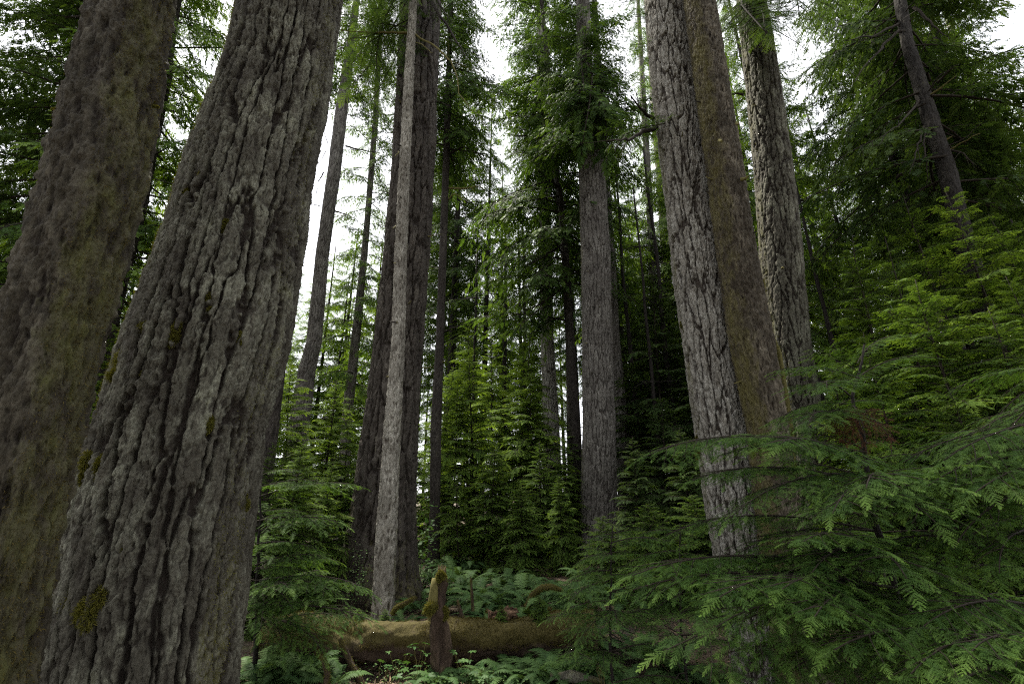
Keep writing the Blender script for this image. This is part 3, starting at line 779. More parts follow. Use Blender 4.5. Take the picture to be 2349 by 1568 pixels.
for (pts, r0) in [([(1498, 272, 0), (1470, 250, -.6), (1446, 220, -1)], .045), ([(1506, 292, 0), (1470, 306, -.5), (1440, 322, -.9), (1395, 322, -1.4)], .05), ([(1706, 218, 1), (1690, 214, 1), (1675, 218, 1)], .035)]:
    dead_branch(C_, 'C', rg, pts, 7.4, r0, 0.007, fork=3)
dead_branch(D_, 'D', rg, [(1700, 412, -.3), (1710, 410, -.35), (1717, 403, -.4)], 6.7, .04, .012, 'twig_moss', fork=0)
for (px, py) in [(1690, 283), (1650, 322)]:
    dead_branch(D_, 'D', rg, [(px, py, -.36), (px + 5, py + 3, -.46)], 6.7, .03, .02, 'twig_moss', fork=0)
for (pts, r0) in [([(2062, 55, 0), (2000, 85, -.5), (1930, 95, -.8)], .04), ([(2062, 70, 0), (2025, 110, -.4), (1985, 150, -.6), (1960, 190, -.8)], .04), ([(2110, 230, 0), (2060, 290, -.4), (2010, 320, -.8)], .03), ([(2120, 290, 0), (2105, 340, -.3), (2085, 400, -.6)], .03),
                  ([(2125, 300, 0), (2122, 350, -.3), (2128, 410, -.5)], .025), ([(2095, 20, 0), (2140, 60, -.3), (2180, 90, -.5)], .045), ([(2170, 340, 0), (2210, 352, -.3), (2240, 380, -.4)], .03), ([(2150, 190, 0), (2180, 160, -.4), (2190, 150, -.5)], .04)]:
    dead_branch(N_, 'N', rg, pts, 9.6, r0, 0.006, fork=3)
def stubs(t, key, rng, n, y0, y1, lmax):
    for _ in range(n):
        z = z_at(key, rng.uniform(y0, y1)); a = rng.uniform(-3.6, .5); l = lmax * rng.uniform(.25, 1) ** 1.5
        r = float(AX[key]['r'](z)); d = np.array([math.cos(a), math.sin(a), rng.uniform(-.3, .25)])
        p = on_axis(key, z) + d * [1, 1, 0] * r * .85
        G = Geo(); G.add(*tube(wobble(p, p + d * (l + .15 * r), 6, .12 * l, rng), np.linspace(.018 + .012 * rng.random(), .006, 6), 5), m=0)
        link('dead_branch', G.mesh('dead_branch', [M['twig' if rng.random() < .7 else 'twig_moss']], AX[key]['base'], True), t)
for t_, k_, n_, y0_, y1_, l_ in [(L_, 'L', 12, 380, 1000, .5), (J_, 'J', 8, 560, 950, .8), (C_, 'C', 7, 60, 900, .22), (M_, 'M', 7, 150, 900, .3), (E, 'E', 9, 150, 1000, .5), (H_, 'H', 8, 500, 900, 1.0), (K_, 'K', 8, 640, 1000, .7), (I_, 'I', 12, 480, 1200, .35), (E2, 'E2', 9, 200, 1200, .22), (D_, 'D', 5, 60, 900, .14), (N_, 'N', 8, 20, 400, .7)]:
    stubs(t_, k_, np.random.default_rng(len(k_) * 7 + ord(k_[0])), n_, y0_, y1_, l_)
# the mossy woody creeper stem between the olive trunk and the fir
def creeper():
    pts = np.array([P(x, y, Y) for x, y, Y in [(1752, 640, 7.3), (1757, 700, 7.3), (1768, 760, 7.3), (1788, 810, 7.3), (1797, 870, 7.35), (1806, 930, 7.35), (1815, 1000, 7.3), (1820, 1100, 7.2), (1830, 1300, 7.0)]])
    G = Geo(); G.add(*tube(pts, np.linspace(.02, .06, len(pts)), 7), m=1)
    q = np.repeat(pts, 90, 0) + rg.normal(0, .045, (len(pts) * 90, 3)); t = rg.random(len(q) - 90)[:, None]
    q = q[:-90] * (1 - t) + np.roll(q, -90, 0)[:-90] * t
    G.add(*fuzz(rg, q, rg.normal(0, .5, q.shape), .05, .006, .4)[:2], 0, 0.3, 0.5)
    o = link('moss_stem', G.mesh('moss_stem', [M['moss'], M['twig_moss']], pts[-1]), None, pts[-1])
    tag(o, 'thin mossy stem climbing in the crack between olive trunk and ridged fir', 'stem')
creeper()
def fuzz_part(t, key, n, thr, ln, m='moss', w=0.003):
    V, N, ms, rd, zv = SURF[key]
    q = rg.integers(0, len(V), n * 6)
    facing = N[q][:, 1] < 0.35
    q = q[(ms[q] * rg.uniform(0.4, 1.3, len(q)) > thr) & (V[q][:, 2] < zv) & facing][:n]
    Gm = Geo(); v, f, tt, vv = fuzz(rg, V[q] + rg.normal(0, .006, (len(q), 3)), N[q], ln, w, 0.5)
    Gm.add(v, f, 0, tt, vv); link('moss', Gm.mesh('moss', [M[m]], AX[key]['base']), t)
fuzz_part(A, 'A', 26000, .28, .022, 'moss_brown', .0022)
fuzz_part(B, 'B', 34000, .28, .028)
fuzz_part(C_, 'C', 6000, .35, .03)
fuzz_part(D_, 'D', 22000, .42, .02, 'moss_brown')
fuzz_part(M_, 'M', 6000, .4, .03)
fuzz_part(E, 'E', 7000, .4, .04)
fuzz_part(L_, 'L', 5000, .35, .04)

# crowns of the named trees
def crown(t, key, lib, leaf, seed, z0, z1, n, Lf, tf, azf=None):
    r = np.random.default_rng(seed); G = Geo()
    crown_along(G, lib, r, lambda z: on_axis(key, z), z0, z1, n, Lf, tf, azf)
    if key == 'K':
        for py, tx, ty, dy in [(690, 1130, 745, -1), (720, 1170, 790, .5), (660, 1215, 655, -1.5), (700, 1400, 720, .5), (640, 1120, 690, .6), (740, 1060, 720, .2), (650, 1080, 650, 0)]:
            o = on_axis(key, z_at(key, py)); p = P(tx, ty, AX[key]['Y'] + dy); e = p - o
            add_bough(G, lib, r, o, math.atan2(e[1], e[0]), float(np.linalg.norm(e)), math.atan2(e[2], math.hypot(e[0], e[1])) + .16)
    link('crown', G.mesh('crown', [M[leaf], M['twig']], AX[key]['base']), t)
def crown_px(t, key, lib, leaf, seed, Y, spots, extra=None):
    """boughs whose tips show at chosen picture points: (root row, tip px, tip py, dY)"""
    r = np.random.default_rng(seed); G = Geo()
    for (py, tx, ty, dy) in spots:
        o = on_axis(key, z_at(key, py)); p = P(tx, ty, Y + dy)
        d = p - o; L = float(np.linalg.norm(d)) * 1.02
        add_bough(G, lib, r, o, math.atan2(d[1], d[0]), L, math.atan2(d[2], math.hypot(d[0], d[1])) + 0.16)
    if extra: extra(G, r)
    link('crown', G.mesh('crown', [M[leaf], M['twig']], AX[key]['base']), t)
left = lambda a: math.cos(a) < 0.25
right = lambda a: math.cos(a) > -0.25
crown(K_, 'K', 'tall', 'needle_mid', 301, z_at('K', 660), 33.5, 125, lambda h: 4.6 * (1 - h) ** .5 + .5 if h > .12 else 3.4, lambda h: -.12 + .3 * h)
crown(I_, 'I', 'tall', 'needle_mid', 302, z_at('I', 345), 26, 105, lambda h: 3.0 * (1 - .5 * h), lambda h: -.15 + .2 * h)
def l_extra(G, r):
    for _ in range(13):
        z = r.uniform(z_at('L', 300), z_at('L', -120)); add_bough(G, 'mid', r, on_axis('L', z), r.uniform(-2.9, -.1), r.uniform(1.6, 3.2), r.uniform(-.3, .05))
    crown_along(G, 'tall', r, lambda z: on_axis('L', z), z_at('L', 350), 28, 70, lambda h: 3.0 * (1 - .5 * h), lambda h: -.1 + .2 * h)
crown_px(L_, 'L', 'mid', 'needle_mid', 303, 15.5, [(150, 1345, 365, -1.6), (180, 1380, 345, -1.8), (120, 1325, 270, -1.5), (200, 1455, 300, -.8)], l_extra)
crown(H_, 'H', 'tall', 'needle', 304, z_at('H', 880), 37, 125, lambda h: 2.5 * (1 - h) ** .3, lambda h: -.15 + .2 * h)
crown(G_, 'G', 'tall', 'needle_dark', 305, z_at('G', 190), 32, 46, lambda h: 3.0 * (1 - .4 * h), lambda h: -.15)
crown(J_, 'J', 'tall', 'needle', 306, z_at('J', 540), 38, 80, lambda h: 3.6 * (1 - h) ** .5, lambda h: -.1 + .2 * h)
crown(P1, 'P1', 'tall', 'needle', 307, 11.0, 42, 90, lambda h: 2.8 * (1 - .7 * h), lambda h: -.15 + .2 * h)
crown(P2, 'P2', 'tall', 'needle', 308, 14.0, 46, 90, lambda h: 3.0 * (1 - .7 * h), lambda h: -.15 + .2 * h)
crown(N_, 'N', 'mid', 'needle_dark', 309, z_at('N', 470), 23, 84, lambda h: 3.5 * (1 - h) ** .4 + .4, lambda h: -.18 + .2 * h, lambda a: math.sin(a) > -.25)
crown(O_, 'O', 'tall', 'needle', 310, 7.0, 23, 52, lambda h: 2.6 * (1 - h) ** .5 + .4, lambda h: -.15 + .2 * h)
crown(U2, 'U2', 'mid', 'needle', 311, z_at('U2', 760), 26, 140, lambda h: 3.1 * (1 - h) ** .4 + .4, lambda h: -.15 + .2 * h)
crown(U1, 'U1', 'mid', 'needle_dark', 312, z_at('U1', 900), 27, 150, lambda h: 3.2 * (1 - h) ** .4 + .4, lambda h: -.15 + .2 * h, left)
crown_px(E2, 'E2', 'near', 'needle_dark', 313, 8.85, [(60, 790, 60, -.6), (30, 800, 160, -.2), (0, 820, 120, .4), (-40, 800, 20, -.3), (-40, 860, 200, .2), (-90, 780, -40, 0), (-20, 880, 120, 1.0), (20, 780, 240, 1.6), (-90, 850, 60, 1.2), (10, 850, 260, 1.4),
                                                  (-60, 1040, 60, .8), (-100, 1090, 20, .2), (-120, 900, 30, -.8), (-60, 790, 250, 2.2)])
crown_px(C_, 'C', 'near', 'needle_mid', 314, 7.4, [(290, 1395, 335, -.6), (300, 1370, 300, .6), (120, 1400, 120, .4), (60, 1400, 40, .5), (-20, 1380, 30, .9)])
crown_px(M_, 'M', 'near', 'needle', 315, 8.6, [(30, 1790, 100, -1.4), (-10, 1770, 130, -1.5), (-60, 1830, 110, -1.2), (40, 1850, 150, -.4), (-40, 1700, 60, -1.8)])

# ================================================================== SAPLINGS
LAND = [(-1e9, None), (120, 'mossy trunk'), (400, 'thickest fir'), (715, 'bent trunk'), (905, 'big dark fir'), (1003, 'slim dark trunk'), (1258, 'far pale trunk'),
        (1372, 'straight fir'), (1640, 'ridged fir'), (1830, 'olive trunk'), (2349, None)]
auto = []                     # things whose labels are written once all stand in place
def where(px):
    for (a, na), (b, nb) in zip(LAND[:-1], LAND[1:]):
        if a <= px < b: return na, nb
    return LAND[-2][1], None
ORD = ['first', 'second', 'third', 'fourth', 'fifth', 'sixth', 'seventh', 'eighth', 'ninth', 'tenth', 'eleventh', 'twelfth', 'thirteenth', 'fourteenth', 'fifteenth', 'sixteenth']
def finish_labels():
    from collections import defaultdict
    d = defaultdict(list)
    for o, kind, px in auto: d[(kind, where(px))].append((px, o))
    for (kind, (a, b)), L in d.items():
        L.sort(key=lambda q: q[0])
        place_ = f'between {a} and {b}' if a and b else (f'left of {b}' if b else f'right of {a}')
        for i, (_, o) in enumerate(L):
            w = f'{kind} {place_}' if len(L) == 1 else f'{ORD[i] if i < len(ORD) else "last"} {kind} from left {place_}'
            o['label'] = w

SAP = {'open': sapling_meshes(8, 5.0, 1.5, 70), 'ragged': sapling_meshes(9, 5.5, 1.2, 85, leaf='needle_fresh', low=.22), 'dense': sapling_meshes(10, 3.8, 1.5, 130, leaf='needle_fresh'),
       'slim': sapling_meshes(1, 5.0, 1.25, 130), 'broad': sapling_meshes(2, 4.2, 1.45, 120), 'fresh': sapling_meshes(3, 5.0, 1.3, 135, leaf='needle_fresh'),
       'fresh2': sapling_meshes(4, 4.6, 1.4, 120, leaf='needle_fresh'), 'dark': sapling_meshes(5, 5.2, 1.5, 120, leaf='needle_dark'), 'bush': sapling_meshes(6, 2.3, 1.3, 90)}
def sap(kind, px, top, Y, grp, word, rz=None, s=None, wide=1.0):
    """a young hemlock whose tip shows at (px, top) when it stands at distance Y"""
    me = SAP[kind]; tip = P(px, top, Y)
    x = tip[0]; zb = float(gz(x, Y))
    s = (tip[2] - zb) / me[2] if s is None else s
    t = place('hemlock_sapling', me, None, 'sapling', (x, Y, zb), rg.uniform(0, 6.3) if rz is None else rz, (s * wide, s * wide, s), grp)
    auto.append((t, word, pix((x, Y, zb + 0.5 * me[2] * s))[0]))
    return t
GRP_C, GRP_L, GRP_R = 'bright saplings in the middle distance', 'saplings beside the thick fir', 'tall saplings at the right'
for (k, px, top, Y, w) in [('fresh', 1174, 760, 17.5, .95), ('fresh', 1104, 800, 16.0, .95), ('fresh2', 1050, 850, 15.5, .8), ('ragged', 1134, 770, 19.0, .9), ('dense', 1225, 850, 16.5, .8), ('open', 960, 900, 17, .9), ('ragged', 1085, 730, 22, .8), ('fresh', 1210, 720, 23, .8),
                           ('fresh', 1010, 830, 19.5, .9), ('slim', 1310, 930, 18.5, 1), ('slim', 1290, 1000, 15.0, 1)]:
    sap(k, px, top, Y, GRP_C, 'bright young hemlock', wide=w)
for (k, px, top, Y, w) in [('broad', 1198, 1105, 12.6, 1.25), ('broad', 1130, 1010, 13.6, 1.0), ('open', 1060, 1060, 13.6, 1.0), ('broad', 1285, 1090, 13.2, .9), ('slim', 1235, 1010, 14.6, 1.1)]:
    sap(k, px, top, Y, GRP_C, 'darker low hemlock sapling', wide=w)
for (k, px, top, Y, w) in [('fresh', 712, 838, 11.0, 1.05), ('fresh2', 775, 870, 12.5, 1), ('ragged', 655, 850, 9.6, 1), ('open', 820, 900, 13.5, .9), ('broad', 690, 1010, 8.8, 1.0), ('broad', 760, 1060, 9.6, 1.0), ('slim', 640, 1010, 8.0, .9), ('slim', 840, 960, 12, .8)]:
    sap(k, px, top, Y, GRP_L, 'young hemlock', wide=w)
for (k, px, top, Y, w) in [('fresh', 285, 660, 9.0, .8), ('fresh', 240, 760, 8.2, .8), ('fresh2', 205, 900, 7.5, .8), ('slim', 300, 780, 10.5, 1.0)]:
    sap(k, px, top, Y, 'saplings between the nearest trunks', 'yellow-green sapling', wide=w)
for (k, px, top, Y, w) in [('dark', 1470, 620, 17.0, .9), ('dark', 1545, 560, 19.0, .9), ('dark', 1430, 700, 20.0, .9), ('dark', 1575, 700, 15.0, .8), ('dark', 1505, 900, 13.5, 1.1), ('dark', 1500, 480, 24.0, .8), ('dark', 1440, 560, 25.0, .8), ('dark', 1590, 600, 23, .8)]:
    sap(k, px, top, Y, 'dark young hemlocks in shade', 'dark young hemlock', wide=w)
for (k, px, top, Y, w) in [('slim', 1925, 545, 8.2, .9), ('open', 2085, 415, 9.0, .95), ('ragged', 2180, 430, 8.0, .9), ('broad', 2290, 480, 8.4, .85), ('open', 2010, 560, 7.6, .85), ('broad', 2110, 640, 6.6, .95), ('broad', 2250, 700, 6.2, .9), ('slim', 2330, 620, 6.8, .9), ('broad', 1990, 760, 6.4, .85),
                           ('slim', 2380, 500, 9.5, .9), ('broad', 1890, 800, 7.4, .7), ('broad', 2180, 860, 5.6, .9)]:
    sap(k, px, top, Y, GRP_R, 'tall green sapling', wide=w)

# ================================================================== NEAR YOUNG HEMLOCKS (bough by bough)
NEAR_ME = []
def near_mesh(arr, leaf):
    V, F, Mi, Aa, Bb = arr
    return new_mesh('bough', V, F, [M[leaf], M['twig']], Mi, {'tint': Aa, 'var': Bb})
NEAR_ME = [near_mesh(a, 'needle_near') for a in NEAR]
NEAR2_ME = [near_mesh(a, 'needle_near') for a in NEAR2]
from mathutils import Matrix
def bough_obj(parent, base, o, tip, rng, meshes=None, lift=0.15, name='bough'):
    d = np.asarray(tip) - o; L = float(np.linalg.norm(d)) * 1.02
    az = math.atan2(d[1], d[0]); ti = math.atan2(d[2], math.hypot(d[0], d[1])) + lift
    Rm = rotm(az, ti, rng.normal(0, 0.12))
    big = meshes is None and L > 1.9
    s = L / (2.6 if big else 1.7); w = s * (1.25 if L < 1.4 else 1.0)
    if big: meshes = NEAR2_ME; w = max(w, .8)
    mtx = Matrix.Translation(Vector(np.asarray(o) - base)) @ Matrix(Rm.tolist()).to_4x4() @ Matrix.Diagonal((s, w * rng.choice([-1, 1]), w, 1))
    ms = meshes or NEAR_ME
    ob = link(name, ms[rng.integers(len(ms))], parent); ob.matrix_local = mtx
    return ob
def near_tree(label, stem, Y, r0, tips, seed, extra=0, exL=0.9, group=None, zr=(0.2, 0.95), away=True):
    """stem: picture points top to bottom; tips: (root fraction from the ground, px, py, dY)"""
    rng = np.random.default_rng(seed)
    pts = [P(a, b, Y) for a, b in stem][::-1]
    x0 = pts[0][0]; g = float(gz(x0, Y))
    if pts[0][2] > g: pts = [np.array([x0 + 0.02, Y, g - 0.1])] + pts
    pts = np.array(pts); base = np.array([pts[0][0], Y, g])
    t = thing('hemlock_sapling', label, 'sapling', base, 0, group)
    seg = np.concatenate([[0], np.cumsum(np.linalg.norm(np.diff(pts, axis=0), axis=1))]); seg /= seg[-1]
    at = lambda f: np.array([np.interp(f, seg, pts[:, k]) for k in range(3)])
    G = Geo(); q = np.array([at(f) for f in np.linspace(0, 1, 22)]); q[1:-1] += rng.normal(0, .006, (20, 3))
    G.add(*tube(q, r0 * (1 - 0.9 * np.linspace(0, 1, 22)) + .003, 9), m=0)
    link('trunk', G.mesh('trunk', [M['dark']], base, True), t)
    for (f, px, py, dy) in tips: bough_obj(t, base, at(f), P(px, py, Y + dy), rng)
    az = rng.uniform(0, 6)
    for i in range(extra):
        f = zr[0] + (zr[1] - zr[0]) * (i + rng.random()) / extra; az += 2.4
        if away and math.sin(az) < -0.3: az += 2.0
        o = at(f); L = exL * (1.15 - f) * rng.uniform(.8, 1.25)
        bough_obj(t, base, o, o + np.array([math.cos(az) * L, math.sin(az) * L, L * rng.uniform(-.2, .25)]), rng)
    for _ in range(10):     # thin dead twigs low down
        o = at(rng.uniform(.03, .5)); a = rng.uniform(0, 6.3); l = rng.uniform(.4, 1.1)
        D = Geo(); D.add(*tube(wobble(o, o + [math.cos(a) * l, math.sin(a) * l, rng.uniform(-.35, .05)], 8, .1, rng), np.linspace(.008, .002, 8), 4), m=0)
        for _k in range(3):
            p = o + np.array([math.cos(a), math.sin(a), -.15]) * l * rng.uniform(.3, .9)
            D.add(*tube(wobble(p, p + rng.normal(0, .15, 3) - [0, 0, .12], 5, .05, rng), np.linspace(.004, .0015, 5), 3), m=0)
        link('dead_twig', D.mesh('dead_twig', [M['twig']], base), t)
    return t, base, at

R1, b1, at1 = near_tree('nearest young hemlock at right, its long flat boughs crossing the ridged trunks',
    [(1982, 790), (1966, 880), (1952, 930), (1975, 985), (1987, 1050), (1990, 1134), (2005, 1200), (2035, 1270), (2050, 1350), (2060, 1420), (2070, 1560)], 4.2, .048,
    [(.93, 1840, 800, -.1), (.95, 2060, 770, .2), (.9, 1765, 858, -.2), (.9, 2112, 818, .2), (.84, 1758, 975, -.1), (.84, 2060, 930, .2), (.86, 1900, 870, -.8), (.8, 1850, 960, -.7), (.78, 2120, 1000, 0),
     (.72, 1412, 1058, -.2), (.72, 1600, 1050, .5), (.7, 2182, 1058, -.2), (.7, 1780, 1070, -1.0), (.66, 1532, 1148, -.4), (.66, 1625, 1190, -.8), (.64, 1990, 1172, -1.4), (.62, 1850, 1210, -1.3), (.6, 2230, 1150, -.9), (.62, 2120, 1200, -1.2),
     (.55, 1480, 1225, .3), (.55, 1650, 1280, -.2), (.52, 2250, 1260, -1.0), (.5, 1800, 1330, -1.0), (.48, 1880, 1300, -1.5), (.45, 2080, 1330, -1.5), (.46, 1362, 1390, -.5), (.44, 1400, 1455, -.8), (.42, 1450, 1540, -1.0), (.42, 1560, 1450, -1.2),
     (.4, 1640, 1540, -1.3), (.4, 1720, 1420, -1.3), (.38, 1800, 1500, -1.5), (.4, 2200, 1400, -1.3), (.36, 1520, 1380, -.1), (.35, 1950, 1480, -1.5), (.3, 1600, 1520, 0), (.3, 1750, 1560, -.6), (.5, 1560, 1330, .4)], 401, extra=16, exL=1.7, zr=(.25, .8))
# the withered spray hanging in it
def withered():
    rng = np.random.default_rng(5)
    ms = [near_mesh(a, 'needle_rust') for a in NEAR[:2]]
    for me_ in ms: me_.name = 'withered_bough'
    o = at1(.83)
    for (px, py, dy) in [(2030, 1040, -.2), (1950, 1030, -.15), (1985, 1050, -.3), (1925, 1010, -.1)]:
        ob = bough_obj(R1, b1, o, P(px, py, 4.2 + dy), rng, ms, 0.35, 'withered_bough')
        ob['label'] = 'rust-brown dead hanging bough'
withered()
near_tree('young hemlock at the lower right corner with blurred close boughs', [(2440, 1250), (2440, 1560)], 3.0, .03,
    [(.8, 2060, 1432, -.2), (.8, 2180, 1415, -.1), (.7, 1990, 1505, -.3), (.7, 1860, 1545, -.2), (.6, 2100, 1560, -.5), (.7, 2260, 1500, -.6), (.6, 2200, 1560, -.5), (.85, 2300, 1440, .2), (.55, 1800, 1500, .2), (.55, 1960, 1580, 0), (.6, 2330, 1550, -.5)], 402, extra=5, exL=1.2)
near_tree('young hemlock at the right edge with sunlit layered boughs at mid height', [(2460, 820), (2470, 1200), (2475, 1400)], 3.5, .035,
    [(.9, 2200, 1040, 0), (.85, 2060, 1085, .1), (.85, 2150, 1110, -.4), (.8, 2100, 1175, -.3), (.75, 2010, 1225, 0), (.75, 2220, 1190, -.6), (.7, 2150, 1280, -.3), (.65, 2080, 1330, .2), (.95, 2290, 1050, -.2), (.6, 2240, 1330, -.5), (.97, 2250, 1000, .3), (.8, 2330, 1100, -.6),
     (.98, 2150, 900, .5), (.98, 2280, 930, .3)], 403, extra=8, exL=1.5)
near_tree('low spreading young hemlock by the ferns, pale green', [(1405, 1205), (1400, 1330), (1398, 1470)], 5.7, .02,
    [(.95, 1345, 1240, -.1), (.95, 1480, 1225, 0), (.85, 1310, 1300, -.1), (.85, 1500, 1280, .1), (.75, 1280, 1350, 0), (.7, 1300, 1400, -.4), (.7, 1440, 1330, -.6), (.6, 1270, 1430, -.1), (.55, 1320, 1480, -.5), (.55, 1430, 1430, -.7), (.5, 1500, 1400, -.2), (.4, 1290, 1500, -.3), (.35, 1380, 1530, -.5), (.8, 1380, 1280, -.6),
     (.9, 1560, 1260, .3), (.65, 1540, 1350, .2)], 404, extra=14, exL=1.0, zr=(.2, 1))
near_tree('young hemlock behind the low spreading one, under the ridged fir', [(1560, 1200), (1560, 1320), (1562, 1450)], 6.4, .02,
    [(.95, 1450, 1230, 0), (.95, 1620, 1215, 0), (.85, 1420, 1300, .1), (.7, 1450, 1370, 0), (.6, 1480, 1430, -.2), (.75, 1620, 1300, -.2)], 405, extra=16, exL=1.1, zr=(.2, 1))
near_tree('young hemlock behind the thick furrowed fir, boughs reaching right over the log', [(600, 1040), (596, 1200), (590, 1350), (586, 1500)], 6.3, .03,
    [(.9, 700, 1075, .2), (.85, 760, 1110, .3), (.8, 843, 1118, 0), (.7, 690, 1175, -.2), (.7, 805, 1222, -.1), (.6, 748, 1276, -.2), (.55, 650, 1240, -.5), (.5, 733, 1332, -.2), (.45, 884, 1370, -.3), (.45, 800, 1362, -.5), (.42, 690, 1400, -.6), (.35, 874, 1452, -.3), (.3, 758, 1522, -.5), (.3, 653, 1497, -.6),
     (.4, 622, 1452, -.8), (.35, 700, 1450, .3), (.5, 790, 1300, .4), (.65, 760, 1180, .6), (.3, 600, 1380, -.6), (.2, 720, 1500, 0)], 406, extra=12, exL=1.5, zr=(.2, .9))

# ================================================================== FAR FOREST
TALLS = [tall_meshes(21, 30, 3.4, 130, 7.0, 'needle', .26), tall_meshes(22, 26, 3.2, 130, 4.0, 'needle', .2), tall_meshes(23, 32, 3.6, 115, 11.0, 'needle_dark', .3), tall_meshes(24, 22, 3.0, 130, 1.5, 'needle_fresh', .16)]
def far(k, px, Y, top=None, s=1.0, word='far conifer', grp='far conifers closing the view', wide=1.0):
    me = TALLS[k]; x = float(P(px, 1000, Y)[0]); zb = float(gz(x, Y))
    if top is not None: s = (P(px, top, Y)[2] - zb) / me[2]
    t = place('conifer', me, None, 'tree', (x, Y, zb), rg.uniform(0, 6.3), (s * wide, s * wide, s), grp)
    auto.append((t, word, pix((x, Y, zb + 6))[0]))
rf = np.random.default_rng(99)
for px in np.arange(-160, 2560, 62):
    Y = rf.uniform(30, 44); q = px + rf.uniform(-25, 25)
    if 600 < q < 905: far(3, q, rf.uniform(26, 36), rf.uniform(500, 660), word='short far conifer', wide=1.3)
    elif 1000 < q < 1260: far(rf.choice([0, 1]), q, Y, rf.uniform(330, 560), word='far conifer')
    else: far(rf.choice([0, 1, 2]), q, Y, None, rf.uniform(.85, 1.25) * (.75 if q < 600 else 1), 'far conifer')
for px in np.arange(-300, 2700, 105):
    q = px + rf.uniform(-40, 40)
    if 640 < q < 900: far(3, q, rf.uniform(45, 60), rf.uniform(660, 760), word='low distant conifer', wide=1.5)
    else: far(rf.choice([0, 1, 2]), q, rf.uniform(48, 64), None, rf.uniform(.8, 1.2), 'distant background conifer')
for (k, px, Y, s) in [(3, -40, 15, .8), (3, 60, 19, .8), (3, 250, 17, .8), (3, 330, 22, .9), (1, 440, 26, .9), (1, 1105, 26, 1.1), (1, 1450, 22, 1.0), (0, 1620, 24, 1.0), (1, 1820, 20, 1.0), (0, 1900, 15, .9), (2, 1980, 24, 1.0), (1, 2060, 19, .85), (0, 2180, 22, 1.0), (1, 2300, 16, .95), (2, 2400, 20, 1.0), (0, 2480, 12, .9)]:
    far(k, px, Y, None, s, 'mid-distance conifer', 'conifers in the middle distance')
for (k, px, Y, s) in [(2, 1030, 27, 1.15), (0, 480, 21, 1.0), (2, 20, 17, .9), (2, -120, 13, .9), (2, 2260, 13.5, .9), (0, 2400, 15, 1.1), (0, 1000, 30, 1.15)]:
    far(k, px, Y, None, s, 'tall middle conifer', 'conifers in the middle distance')
def pole_mesh(seed, H, r):
    rng = np.random.default_rng(seed); T = Geo()
    ax = np.cumsum(rng.normal(0, .02, (14, 3)) * [1, 1, 0], 0) + np.stack([np.zeros(14), np.zeros(14), np.linspace(-.2, H, 14)], 1)
    T.add(*tube(ax, np.linspace(r, r * .35, 14), 12), m=0)
    for _ in range(46):
        i = rng.integers(2, 13); a = rng.uniform(0, 6.3); l = rng.uniform(.2, 1.3); p = ax[i] * .5 + ax[i - 1] * .5
        T.add(*tube(wobble(p, p + [math.cos(a) * l, math.sin(a) * l, rng.uniform(-.35, .15)], 6, .1, rng), np.linspace(.018, .005, 6), 4), m=0)
    return T.mesh('trunk', [M['dark']], smooth=True)
POLES = [pole_mesh(1, 17, .13), pole_mesh(2, 14, .09), pole_mesh(3, 20, .17)]
for i, (k, px, Y) in enumerate([(0, 1466, 19), (1, 1512, 16), (0, 1546, 17), (2, 1440, 24), (2, 1158, 25), (2, 1202, 27), (1, 1086, 21), (0, 950, 22), (1, 880, 25), (0, 1880, 14), (1, 1965, 13), (1, 760, 24), (0, 560, 20)]):
    x = float(P(px, 1000, Y)[0]); zb = float(gz(x, Y))
    t = thing('bare_tree', None, 'tree', (x, Y, zb), i * 1.3, 'bare dark poles in the understory')
    link('trunk', POLES[k], t)
    auto.append((t, 'thin bare pole', px))
# unseen conifers added behind the viewpoint to shade this side of the forest
for i, (x, y, k) in enumerate([(-6, -4, 2), (5.5, -3.5, 0), (0.5, -8, 2), (-12, 1, 1), (12, 2, 2), (-7, -12, 0), (7, -12, 2), (9.5, -6, 1), (2.6, -2.4, 2)]):
    t = place('conifer', TALLS[k], 'unseen tall conifer added behind the viewpoint for shade', 'tree', (x, y, float(gz(x, y))), i * 1.1, 1.0, 'unseen conifers added behind the viewpoint')

